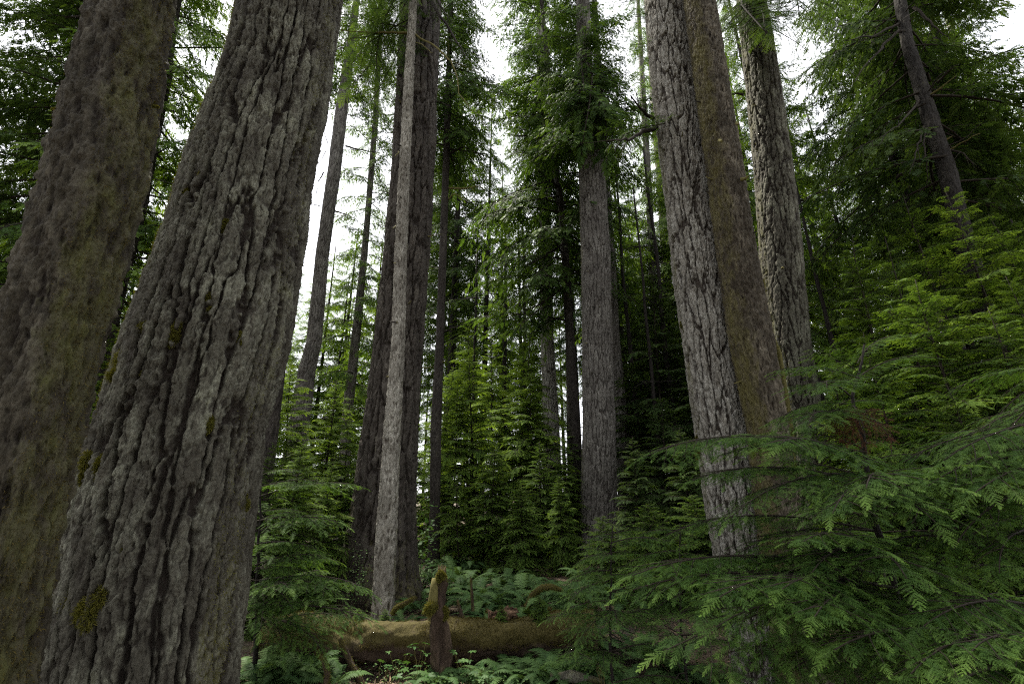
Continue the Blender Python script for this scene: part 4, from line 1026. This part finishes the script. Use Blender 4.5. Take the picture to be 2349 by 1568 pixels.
# ================================================================== FOREST FLOOR
def fern_mesh(seed, n=13, L0=0.85):
    rng = np.random.default_rng(seed); G = Geo()
    for i in range(n):
        a = i * 2.399 + rng.normal(0, .2); L = L0 * rng.uniform(.65, 1.15); up = rng.uniform(.55, 1.15)
        ts = np.linspace(0, 1, 34)
        x = L * (0.75 * ts); z = L * (up * ts - (up * 0.62 + .12) * ts ** 2.2)
        c = np.stack([np.cos(a) * x, np.sin(a) * x, z], 1)
        bend = rng.normal(0, .12); c[:, :2] += np.stack([-np.sin(a) * bend * ts ** 2 * L, np.cos(a) * bend * ts ** 2 * L], 1)
        T = np.gradient(c, axis=0); T /= np.linalg.norm(T, axis=1)[:, None]
        S = np.stack([-np.sin(a) * np.ones(34), np.cos(a) * np.ones(34), rng.normal(0, .1) * np.ones(34)], 1); S /= np.linalg.norm(S, axis=1)[:, None]
        var, tint0 = rng.random(), rng.uniform(.0, .5)
        G.add(*tube(c[::4], np.linspace(.004, .0015, len(c[::4])), 3), m=1)
        for sg in (-1, 1):
            k = np.arange(5, 34)
            t = ts[k]; ln = 0.105 * L / .85 * np.clip(1.15 * np.sin(np.pi * np.clip(t, 0, 1) ** .8 * .93 + .16), .12, 1) * rng.uniform(.85, 1.1, len(k))
            p = c[k]; d = sg * S[k] + T[k] * .35 + np.array([0, 0, -.18]) + rng.normal(0, .06, (len(k), 3))
            w = T[k] * (0.0115 * L / .85)
            V = np.stack([p - w * .9, p + w * .9, p + d * ln[:, None] * .55 + w * .85, p + d * ln[:, None], p + d * ln[:, None] * .5 - w * .75], 1)
            F = (np.array([[0, 1, 2], [0, 2, 4], [4, 2, 3]])[None] + (np.arange(len(k)) * 5)[:, None, None]).reshape(-1, 3)
            tt = np.broadcast_to((tint0 + np.array([0, 0, .2, .4, .2]))[None], (len(k), 5))
            G.add(V.reshape(-1, 3), F, 0, np.clip(tt, 0, 1).ravel(), var)
    return G.mesh('fronds', [M['fern'], M['twig']])
FERNS = [fern_mesh(s, n, l) for s, n, l in [(1, 16, 1.0), (2, 13, 1.1), (3, 18, .9), (4, 11, .85)]]
def fern(px, Y, s=1.0, word='sword fern', grp='sword ferns'):
    x = float(P(px, 1400, Y)[0])
    for _ in range(4): x = float(P(px, pix((x, Y, float(gz(x, Y))))[1], Y)[0])
    t = thing('fern', None, 'fern', (x, Y, float(gz(x, Y)) + .01), rg.uniform(0, 6.3), grp, s * rg.uniform(.9, 1.1))
    link('fronds', FERNS[rg.integers(4)], t)
    auto.append((t, word, px))
for (px, Y, s) in [(1000, 11.5, .9), (1030, 10.4, .9), (1062, 11.0, 1), (1095, 10.2, 1), (1075, 9.2, .8), (1120, 9.3, 1), (1140, 10.2, 1), (1165, 9.0, 1), (1190, 9.6, 1.0), (1215, 8.7, 1), (1240, 9.4, 1), (1265, 8.8, .9), (1290, 9.8, 1), (1110, 11.6, 1), (1160, 11.4, 1), (1205, 11.2, 1), (970, 10.2, .9), (985, 12.4, .9),
                   (1045, 12.6, 1), (1250, 10.6, 1), (1015, 9.4, .7), (1140, 8.2, .7), (1235, 8.0, .8), (1090, 8.3, .6), (1020, 13.4, 1), (1080, 13.2, 1), (945, 9.3, .6), (930, 8.2, .45), (690, 9.5, .9), (740, 10.0, .9), (650, 9.0, .8)]:
    fern(px, Y, s, 'sword fern behind the log', 'sword ferns behind the log')
for (px, Y, s) in [(1200, 6.7, .95), (1235, 6.45, .9), (1255, 6.75, .9), (1170, 6.35, .7), (1290, 6.5, .8), (985, 6.1, .5), (1085, 6.15, .5), (1010, 6.05, .5), (640, 6.3, .8), (700, 6.5, .8), (590, 6.0, .8), (1320, 6.2, .7), (760, 6.25, .5), (1215, 6.2, .6), (1110, 6.3, .5), (1450, 6.6, .7), (1640, 6.4, .7), (1560, 6.2, .7), (570, 6.3, .7), (615, 6.0, .6), (670, 6.1, .6), (1270, 6.15, .7), (1180, 6.6, .7), (1360, 6.5, .7), (1400, 7.2, .9), (1350, 7.6, .9), (1480, 7.4, .9), (1550, 7.2, .8), (1440, 6.1, .7), (1500, 6.3, .7), (1600, 7.0, .8), (1650, 6.8, .7), (1320, 6.8, .8)]:
    fern(px, Y, s, 'sword fern before the log', 'sword ferns in front of the log')
for (px, Y, s) in [(1330, 9.5, 1), (1380, 10.5, 1), (1440, 9.2, 1), (1480, 11, 1), (1540, 9.8, 1), (1600, 10.6, 1), (1430, 12.5, 1), (1520, 13, 1), (1590, 12.4, 1), (1350, 12, 1), (1660, 9, 1)]:
    fern(px, Y, s, 'shaded sword fern', 'shaded ferns at right')
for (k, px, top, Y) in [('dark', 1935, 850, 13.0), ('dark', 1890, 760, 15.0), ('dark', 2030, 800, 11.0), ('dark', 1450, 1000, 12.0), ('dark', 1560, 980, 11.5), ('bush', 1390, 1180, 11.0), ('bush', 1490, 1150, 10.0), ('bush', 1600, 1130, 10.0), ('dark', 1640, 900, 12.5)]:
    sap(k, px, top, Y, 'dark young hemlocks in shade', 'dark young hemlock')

def palm_leaf(G, rng, c, r, tilt_az, tilt, lobes=5):
    k = lobes * 4; a = np.linspace(-2.5, 2.5, k)
    rad = r * (0.72 + 0.28 * np.cos((a / 2.5) * math.pi * lobes / 1.0 * .5 * 2)) * (1 - .25 * np.abs(a) / 2.5) * (1 + rng.normal(0, .05, k))
    p = np.stack([rad * np.cos(a), rad * np.sin(a), -.18 * rad * rad / r + .06 * r * np.cos(a * 5)], 1)
    V = np.concatenate([[[0, 0, 0]], p]) @ rotm(tilt_az, tilt, rng.normal(0, .25)).T + c
    F = np.array([[0, i, i + 1] for i in range(1, k)])
    G.add(V, F, 0, np.concatenate([[.2], np.full(k, rng.uniform(.3, .9))]), rng.random())
def broad_mesh(seed, n, h, r, spread):
    rng = np.random.default_rng(seed); G = Geo()
    for i in range(n):
        a = rng.uniform(0, 6.3); q = np.array([math.cos(a) * spread * rng.uniform(.3, 1), math.sin(a) * spread * rng.uniform(.3, 1), h * rng.uniform(.55, 1.05)])
        G.add(*tube(wobble((0, 0, -.02), q, 6, .04, rng), np.linspace(.004, .002, 6), 4), m=1)
        palm_leaf(G, rng, q, r * rng.uniform(.6, 1.15), a, rng.uniform(-.45, .1))
    return G.mesh('leaves', [M['broad'], M['twig_moss']])
BROAD = [broad_mesh(1, 6, .42, .085, .2), broad_mesh(2, 8, .3, .075, .25), broad_mesh(3, 5, .5, .1, .15)]
for (px, Y, k, s) in [(958, 6.25, 2, 1.0), (1062, 6.3, 0, .9), (1090, 6.2, 1, .9), (944, 6.1, 1, 1.0), (880, 6.15, 1, 1.0), (915, 6.2, 0, .8), (1385, 5.9, 2, 1.15), (1400, 5.75, 1, 1.1), (1530, 5.8, 1, 1.1), (1570, 5.7, 0, 1.1), (1120, 6.1, 1, .8), (1340, 6.0, 1, .9)]:
    x = float(P(px, 1550, Y)[0])
    t = thing('broadleaf_plant', None, 'plant', (x, Y, float(gz(x, Y))), rg.uniform(0, 6.3), 'lobed-leaf plants on the forest floor', s)
    link('leaves', BROAD[k], t); auto.append((t, 'lobed-leaf plant', px))
def shrub_mesh(seed, h, n, leaf, lr):
    rng = np.random.default_rng(seed); G = Geo()
    for i in range(n):
        a = rng.uniform(0, 6.3); sp = rng.uniform(.15, .55) * h
        e = np.array([math.cos(a) * sp, math.sin(a) * sp, h * rng.uniform(.5, 1)])
        w = wobble((0, 0, 0), e, 12, .12 * h, rng); G.add(*tube(w, np.linspace(.008, .002, 12), 4), m=1)
        for p in np.repeat(w[4:], 5, 0):
            c = p + rng.normal(0, .06 * h, 3) * [1, 1, .6]; d = rng.normal(0, 1, 3) * [1, 1, .3]; d /= np.linalg.norm(d); s_ = np.cross(d, [0, 0, 1.]) + rng.normal(0, .3, 3)
            l = lr * rng.uniform(.6, 1.2)
            G.add(np.array([c, c + d * l * .5 + s_ * l * .35, c + d * l, c + d * l * .5 - s_ * l * .35]), [[0, 1, 2], [0, 2, 3]], 0, rng.uniform(.2, 1), rng.random())
    return G.mesh('leaves', [M[leaf], M['twig']])
for (px, top, Y, n, h, lr, lb) in [(975, 1140, 11.3, 7, 1.9, .11, 'spindly shrub of pale round leaves behind the slim dark trunk'), (1008, 1262, 9.6, 8, 1.0, .035, 'small fine-leaved shrub standing behind the broken snag'), (836, 1235, 9.2, 14, 1.25, .035, 'fine-leaved shrub against the base of the big dark fir')]:
    x = float(P(px, 1300, Y)[0]); z = float(gz(x, Y)); h = P(px, top, Y)[2] - z
    t = thing('shrub', lb, 'shrub', (x, Y, z)); link('leaves', shrub_mesh(px, h, n, 'broad', lr), t)

# the fallen log
def log():
    rng = np.random.default_rng(17); n, k = 360, 96
    xs = np.linspace(-3.3, 1.15, n); t = np.linspace(0, 1, n)
    TH, X = np.meshgrid(np.arange(k) * 2 * math.pi / k, xs)
    rad = (0.265 - 0.035 * (X + 3.3) / 5.2) * (1 + 0.75 * (fbm(TH / (2 * math.pi) * 5, X * 1.4, 5, 5, 4) - .47)) + .06 * (fbm(TH / (2 * math.pi) * 14, X * 8, 8, 14, 3) - .47)
    cy = 7.15 + 0.04 * X + .04 * np.sin(X * 1.1); cz = 0.20 + .02 * np.sin(X * 1.7)
    V = np.stack([X, cy + rad * np.cos(TH), cz + rad * np.sin(TH)], -1)
    i, j = np.meshgrid(np.arange(n - 1), np.arange(k), indexing='ij')
    F = np.stack([i * k + j, i * k + (j + 1) % k, (i + 1) * k + (j + 1) % k, (i + 1) * k + j], -1).reshape(-1, 4)[:, ::-1]
    mo = np.clip(sstep(-.5, .4, np.sin(TH)) * 1.1 * (0.4 + fbm(TH, X * 2, 3)), 0, 1)
    base = np.array([-.7, 7.15, 0.0])
    t_ = thing('fallen_log', 'long fallen log under brown-green moss lying across behind the broken snag', 'log', base)
    link('trunk', new_mesh('trunk', V.reshape(-1, 3) - base, F, [M['rot']], None, {'ridge': np.full(n * k, .4), 'moss': mo.ravel()}, True), t_)
    q = rng.integers(0, n * k, 70000); th, xx = TH.ravel()[q], X.ravel()[q]
    keep = (np.sin(th) > -.5 + 1.2 * (vnoise(xx * 3, th * 2, 4) - .5)) & (fbm(xx * 2.2 + 30, th * 1.6 + 30, 14) > .40)
    Pn = V.reshape(-1, 3)[q][keep] + rng.normal(0, .008, (keep.sum(), 3)); N = np.stack([0 * th, np.cos(th), np.sin(th)], 1)[keep]
    Gm = Geo(); v, f, tt, vv = fuzz(rng, Pn, N, .032, .0035, .55)
    vv = np.clip(np.repeat(fbm(xx[keep] * 3 + 30, th[keep] * 2 + 30, 6), 3) * .9 + .3 * (vv - .5), 0, 1)
    Gm.add(v, f, 0, tt, vv); link('moss', Gm.mesh('moss', [M['moss_brown']], base), t_)
log()
def rotten_stub(name, label, cat, pts_px, Y, radii, seed, mossy=.5, jag=.06, lump=.4, nseg=40, nrow=90, mt='rot', tufts=250, mossname='moss'):
    if 'orange' in label: mt = 'rot_orange'
    rng = np.random.default_rng(seed)
    pts = np.array([P(a, b, Y) for a, b in pts_px]); s = np.linspace(0, len(pts) - 1, nrow)
    c = np.stack([np.interp(s, np.arange(len(pts)), pts[:, q]) for q in range(3)], 1); r = np.interp(s, np.arange(len(pts)), radii)
    TH, S = np.meshgrid(np.arange(nseg) * 2 * math.pi / nseg, s)
    L = np.linalg.norm(pts[-1] - pts[0]); hh = S / s[-1] * L
    d = fbm(TH / (2 * math.pi) * 6, hh * 3, seed, 6, 4) - .47; dv = 1 - np.abs(2 * vnoise(TH / (2 * math.pi) * 9, hh * 4, seed + 3, 9) - 1)
    rad = r[:, None] * (1 + lump * 2 * d - .34 * dv)
    T = np.gradient(c, axis=0); T /= np.linalg.norm(T, axis=1)[:, None]
    U = np.cross(T, [0, 1, 0.05]); U /= np.linalg.norm(U, axis=1)[:, None]; W = np.cross(T, U)
    V = c[:, None] + rad[..., None] * (np.cos(TH)[..., None] * U[:, None] + np.sin(TH)[..., None] * W[:, None])
    V[-1] += T[-1] * (rng.uniform(0, jag, nseg))[:, None]; V[-1] = V[-1] * .8 + V[-1].mean(0) * .2
    Vv = np.concatenate([V.reshape(-1, 3), [V[-1].mean(0) - T[-1] * jag * .6]])
    n, k = nrow, nseg
    i, j = np.meshgrid(np.arange(n - 1), np.arange(k), indexing='ij')
    F = np.stack([i * k + j, i * k + (j + 1) % k, (i + 1) * k + (j + 1) % k, (i + 1) * k + j], -1).reshape(-1, 4)
    F = np.concatenate([F[:, [0, 1, 2]], F[:, [0, 2, 3]], [[(n - 1) * k + q, (n - 1) * k + (q + 1) % k, n * k] for q in range(k)]])
    mo = np.append((mossy * (.3 + 1.2 * fbm(TH, hh * 4, seed + 8)) + .3 * sstep(.7, 1, hh / L)).ravel(), .5); ri = np.append(np.clip(.5 + 1.2 * d, 0, 1).ravel(), .4)
    base = np.array([c[0][0], Y, c[0][2]])
    t = thing(name, label, cat, base)
    link('wood', new_mesh('wood', Vv - base, F, [M[mt]], None, {'ridge': ri, 'moss': np.clip(mo, 0, 1)}, True), t)
    if tufts:
        q = rng.integers(0, n * k, tufts * 4); sel = (mo[:-1][q] > .45); q = q[sel]
        nn = V.reshape(-1, 3)[q] - c[q // k]; nn /= np.linalg.norm(nn, axis=1)[:, None] + 1e-9
        Gm = Geo(); v, f, tt, vv = fuzz(rng, V.reshape(-1, 3)[q], nn, .025, .003, .3); Gm.add(v, f, 0, tt, vv)
        link(mossname, Gm.mesh(mossname, [M['moss']], base), t)
    return t, base
S1, sb = rotten_stub('snag', 'broken rotten snag with moss cap standing in front of the mossy log', 'snag', [(1010, 1562), (1008, 1500), (1007, 1440), (1006, 1405), (1009, 1385), (1011, 1350), (1013, 1318)], 6.35, [.15, .13, .125, .13, .09, .085, .07], 3, .25, .14, .75, 90, 200, 'rot', 900)
G = Geo()
for (px, py, r, st) in [(993, 1398, .085, 1.0), (1020, 1402, .06, .8), (1011, 1322, .05, 1.2)]:
    G.add(*sum_fuzz(rg, P(px, py, 6.28), r, st))
link('moss_cap', G.mesh('moss_cap', [M['moss']], sb), S1)
G = Geo(); G.add(*tube(np.array([P(995, 1420, 6.34), P(994, 1380, 6.34), P(997, 1345, 6.34), P(996, 1325, 6.34)]), [.075, .07, .055, .03], 9), m=0)
link('splinter', G.mesh('splinter', [M['twig_moss']], sb, True), S1)
rotten_stub('stick', 'upright mossy stick among the ferns, tallest there', 'stick', [(1084, 1400), (1083, 1365), (1080, 1327)], 8.2, [.035, .03, .018], 5, .45, .04, .2, 16, 40, 'rot', 150)
rotten_stub('stub', 'short mossy stub leaning on top of the fallen log', 'stub', [(1064, 1428), (1057, 1405), (1050, 1378)], 7.15, [.055, .035, .022], 6, .5, .03, .2, 18, 40, 'rot', 0)
rotten_stub('stub', 'tiny mossy stub among the ferns by the rotten chunk', 'stub', [(1118, 1418), (1118, 1398)], 7.7, [.045, .03], 7, .8, .02, .2, 18, 24, 'rot', 150)
rotten_stub('stub', 'small mossy stub at the far end of the log beside the low hemlock', 'stub', [(1262, 1416), (1261, 1392)], 7.6, [.05, .03], 8, .8, .02, .2, 18, 24, 'rot', 150)
rotten_stub('mossy_branch', 'arched branch thick with moss above the ferns', 'branch', [(1205, 1395), (1222, 1362), (1243, 1347), (1265, 1344), (1288, 1352)], 8.8, [.045, .055, .06, .05, .035], 9, .9, .03, .25, 20, 60, 'rot', 700)
rotten_stub('root', 'mossy root lying between the big dark fir and the log', 'root', [(898, 1408), (910, 1392), (930, 1382), (950, 1370)], 7.9, [.03, .045, .045, .03], 10, .7, .03, .2, 20, 50, 'rot', 400)
rotten_stub('stick', 'leaning mossy stick under the near end of the log', 'stick', [(832, 1575), (805, 1520), (780, 1464)], 6.5, [.055, .05, .03], 11, .5, .03, .2, 18, 50, 'rot', 200)
rotten_stub('stick', 'bent mossy stick at the lower left beside ferns', 'stick', [(745, 1580), (752, 1545), (745, 1515), (728, 1490)], 6.0, [.04, .04, .03, .02], 12, .6, .03, .2, 18, 50, 'rot', 200)
def chunk():
    rng = np.random.default_rng(13); c = P(1150, 1412, 7.25); G = Geo()
    for k in range(16):
        L, w, h = rng.uniform(.14, .34), rng.uniform(.03, .07), rng.uniform(.012, .035)
        x = np.linspace(0, 1, 8); V = []
        for i, t in enumerate(x):
            e = (1 - .75 * t ** 2) * (1 + rng.normal(0, .12))
            for sy, sz in ((-1, -1), (1, -1), (1, 1), (-1, 1)): V.append([(t - .35) * L + rng.normal(0, .006), sy * w * e + rng.normal(0, .005), sz * h * e + rng.normal(0, .004)])
        F = [[i * 4 + j, i * 4 + (j + 1) % 4, i * 4 + 4 + (j + 1) % 4, i * 4 + 4 + j] for i in range(7) for j in range(4)] + [[0, 1, 2, 3], [28, 29, 30, 31]]
        V = np.array(V) @ rotm(rng.normal(.25, .45), rng.normal(.25, .3), rng.uniform(0, 3)).T + c + rng.normal(0, .045, 3) * [1.2, .6, .7]
        G.add(V, F, 0, 0, 0)
    V, F, Mi, a1, a2 = G.arrays()
    t = thing('wood_chunk', 'split chunk of orange rotten wood lying on the mossy log', 'wood chunk', c)
    link('wood', new_mesh('wood', V - c, F, [M['rot_orange']], None, {'ridge': np.clip(.5 + rng.normal(0, .3, len(V)), 0, 1), 'moss': np.zeros(len(V))}), t)
chunk()
rotten_stub('log', 'pale grey log end lying among ferns', 'log', [(1062, 1373), (1085, 1372), (1104, 1374)], 9.6, [.06, .065, .06], 14, .0, .02, .15, 24, 30, 'fir_pale', 0)
rotten_stub('log', 'small grey weathered log at the bottom edge right of the ferns', 'log', [(1262, 1548), (1310, 1552), (1380, 1560)], 6.0, [.04, .055, .035], 15, .3, .05, .6, 24, 60, 'fir', 0)
for (px, py, s) in [(880, 1440, .10), (1150, 1425, .09), (1240, 1425, .14), (820, 1445, .12)]:
    p = P(px, py, 7.12); t = place('hemlock_sapling', SAP['bush'], None, 'sapling', p, px, s, 'seedlings rooted on the fallen log'); auto.append((t, 'tiny seedling on the log', px))
# litter and low leaves
def litter():
    rng = np.random.default_rng(33); G = Geo(); n = 9000
    x = rng.uniform(-5, 5, n); y = rng.uniform(5.2, 15, n); z = gz(x, y) + .006
    L = rng.uniform(.015, .09, n); a = rng.uniform(0, 6.3, n); w = rng.uniform(.004, .014, n)
    c = np.stack([x, y, z], 1); d = np.stack([np.cos(a), np.sin(a), rng.normal(0, .25, n)], 1) * L[:, None]; s_ = np.stack([-np.sin(a), np.cos(a), rng.normal(0, .3, n)], 1) * w[:, None]
    V = np.stack([c - d, c + s_, c + d, c - s_], 1); V[..., 2] = np.maximum(V[..., 2], gz(V[..., 0], V[..., 1]) + .003)
    F = (np.array([[0, 1, 2], [0, 2, 3]])[None] + (np.arange(n) * 4)[:, None, None]).reshape(-1, 3)
    G.add(V.reshape(-1, 3), F, 0, np.repeat(rng.random(n) ** 2, 4), np.repeat(rng.random(n), 4))
    for _ in range(320):
        px, py = rng.uniform(-4, 4), rng.uniform(5.6, 13); l = rng.uniform(.15, .7); q = rng.uniform(0, 6.3); z0 = float(gz(px, py))
        G.add(*tube(wobble((px, py, z0 + .015), (px + math.cos(q) * l, py + math.sin(q) * l, float(gz(px + math.cos(q) * l, py + math.sin(q) * l)) + rng.uniform(.01, .1)), 5, .04, rng), np.linspace(.009, .003, 5), 4), m=0, tint=rng.random(), var=rng.random())
    tag(link('leaf_litter', G.mesh('leaf_litter', [M['litter']])), 'fallen twigs, needles and leaf scraps on the forest floor', 'litter', kind='stuff')
litter()
def undergrowth():
    rng = np.random.default_rng(34); G = Geo(); n = 15000
    x = rng.uniform(-5, 5, n); y = rng.uniform(5.4, 14, n); k = fbm(x * 1.1 + 50, y * 1.1 + 50, 6) > .5
    x, y = x[k], y[k]; n = len(x); c = np.stack([x, y, gz(x, y) + rng.uniform(.02, .22, n)], 1)
    a = rng.uniform(0, 6.3, n); L = rng.uniform(.015, .04, n)[:, None]
    d = np.stack([np.cos(a), np.sin(a), rng.normal(0, .3, n)], 1) * L; s_ = np.stack([-np.sin(a), np.cos(a), rng.normal(0, .4, n)], 1) * L * .45
    V = np.stack([c, c + d * .5 + s_, c + d, c + d * .5 - s_], 1)
    F = (np.array([[0, 1, 2], [0, 2, 3]])[None] + (np.arange(n) * 4)[:, None, None]).reshape(-1, 3)
    G.add(V.reshape(-1, 3), F, 0, np.repeat(rng.random(n), 4), np.repeat(rng.random(n), 4))
    tag(link('undergrowth', G.mesh('undergrowth', [M['fern']])), 'tiny-leaved ground cover between the ferns', 'ground cover', kind='stuff')
undergrowth()
finish_labels()
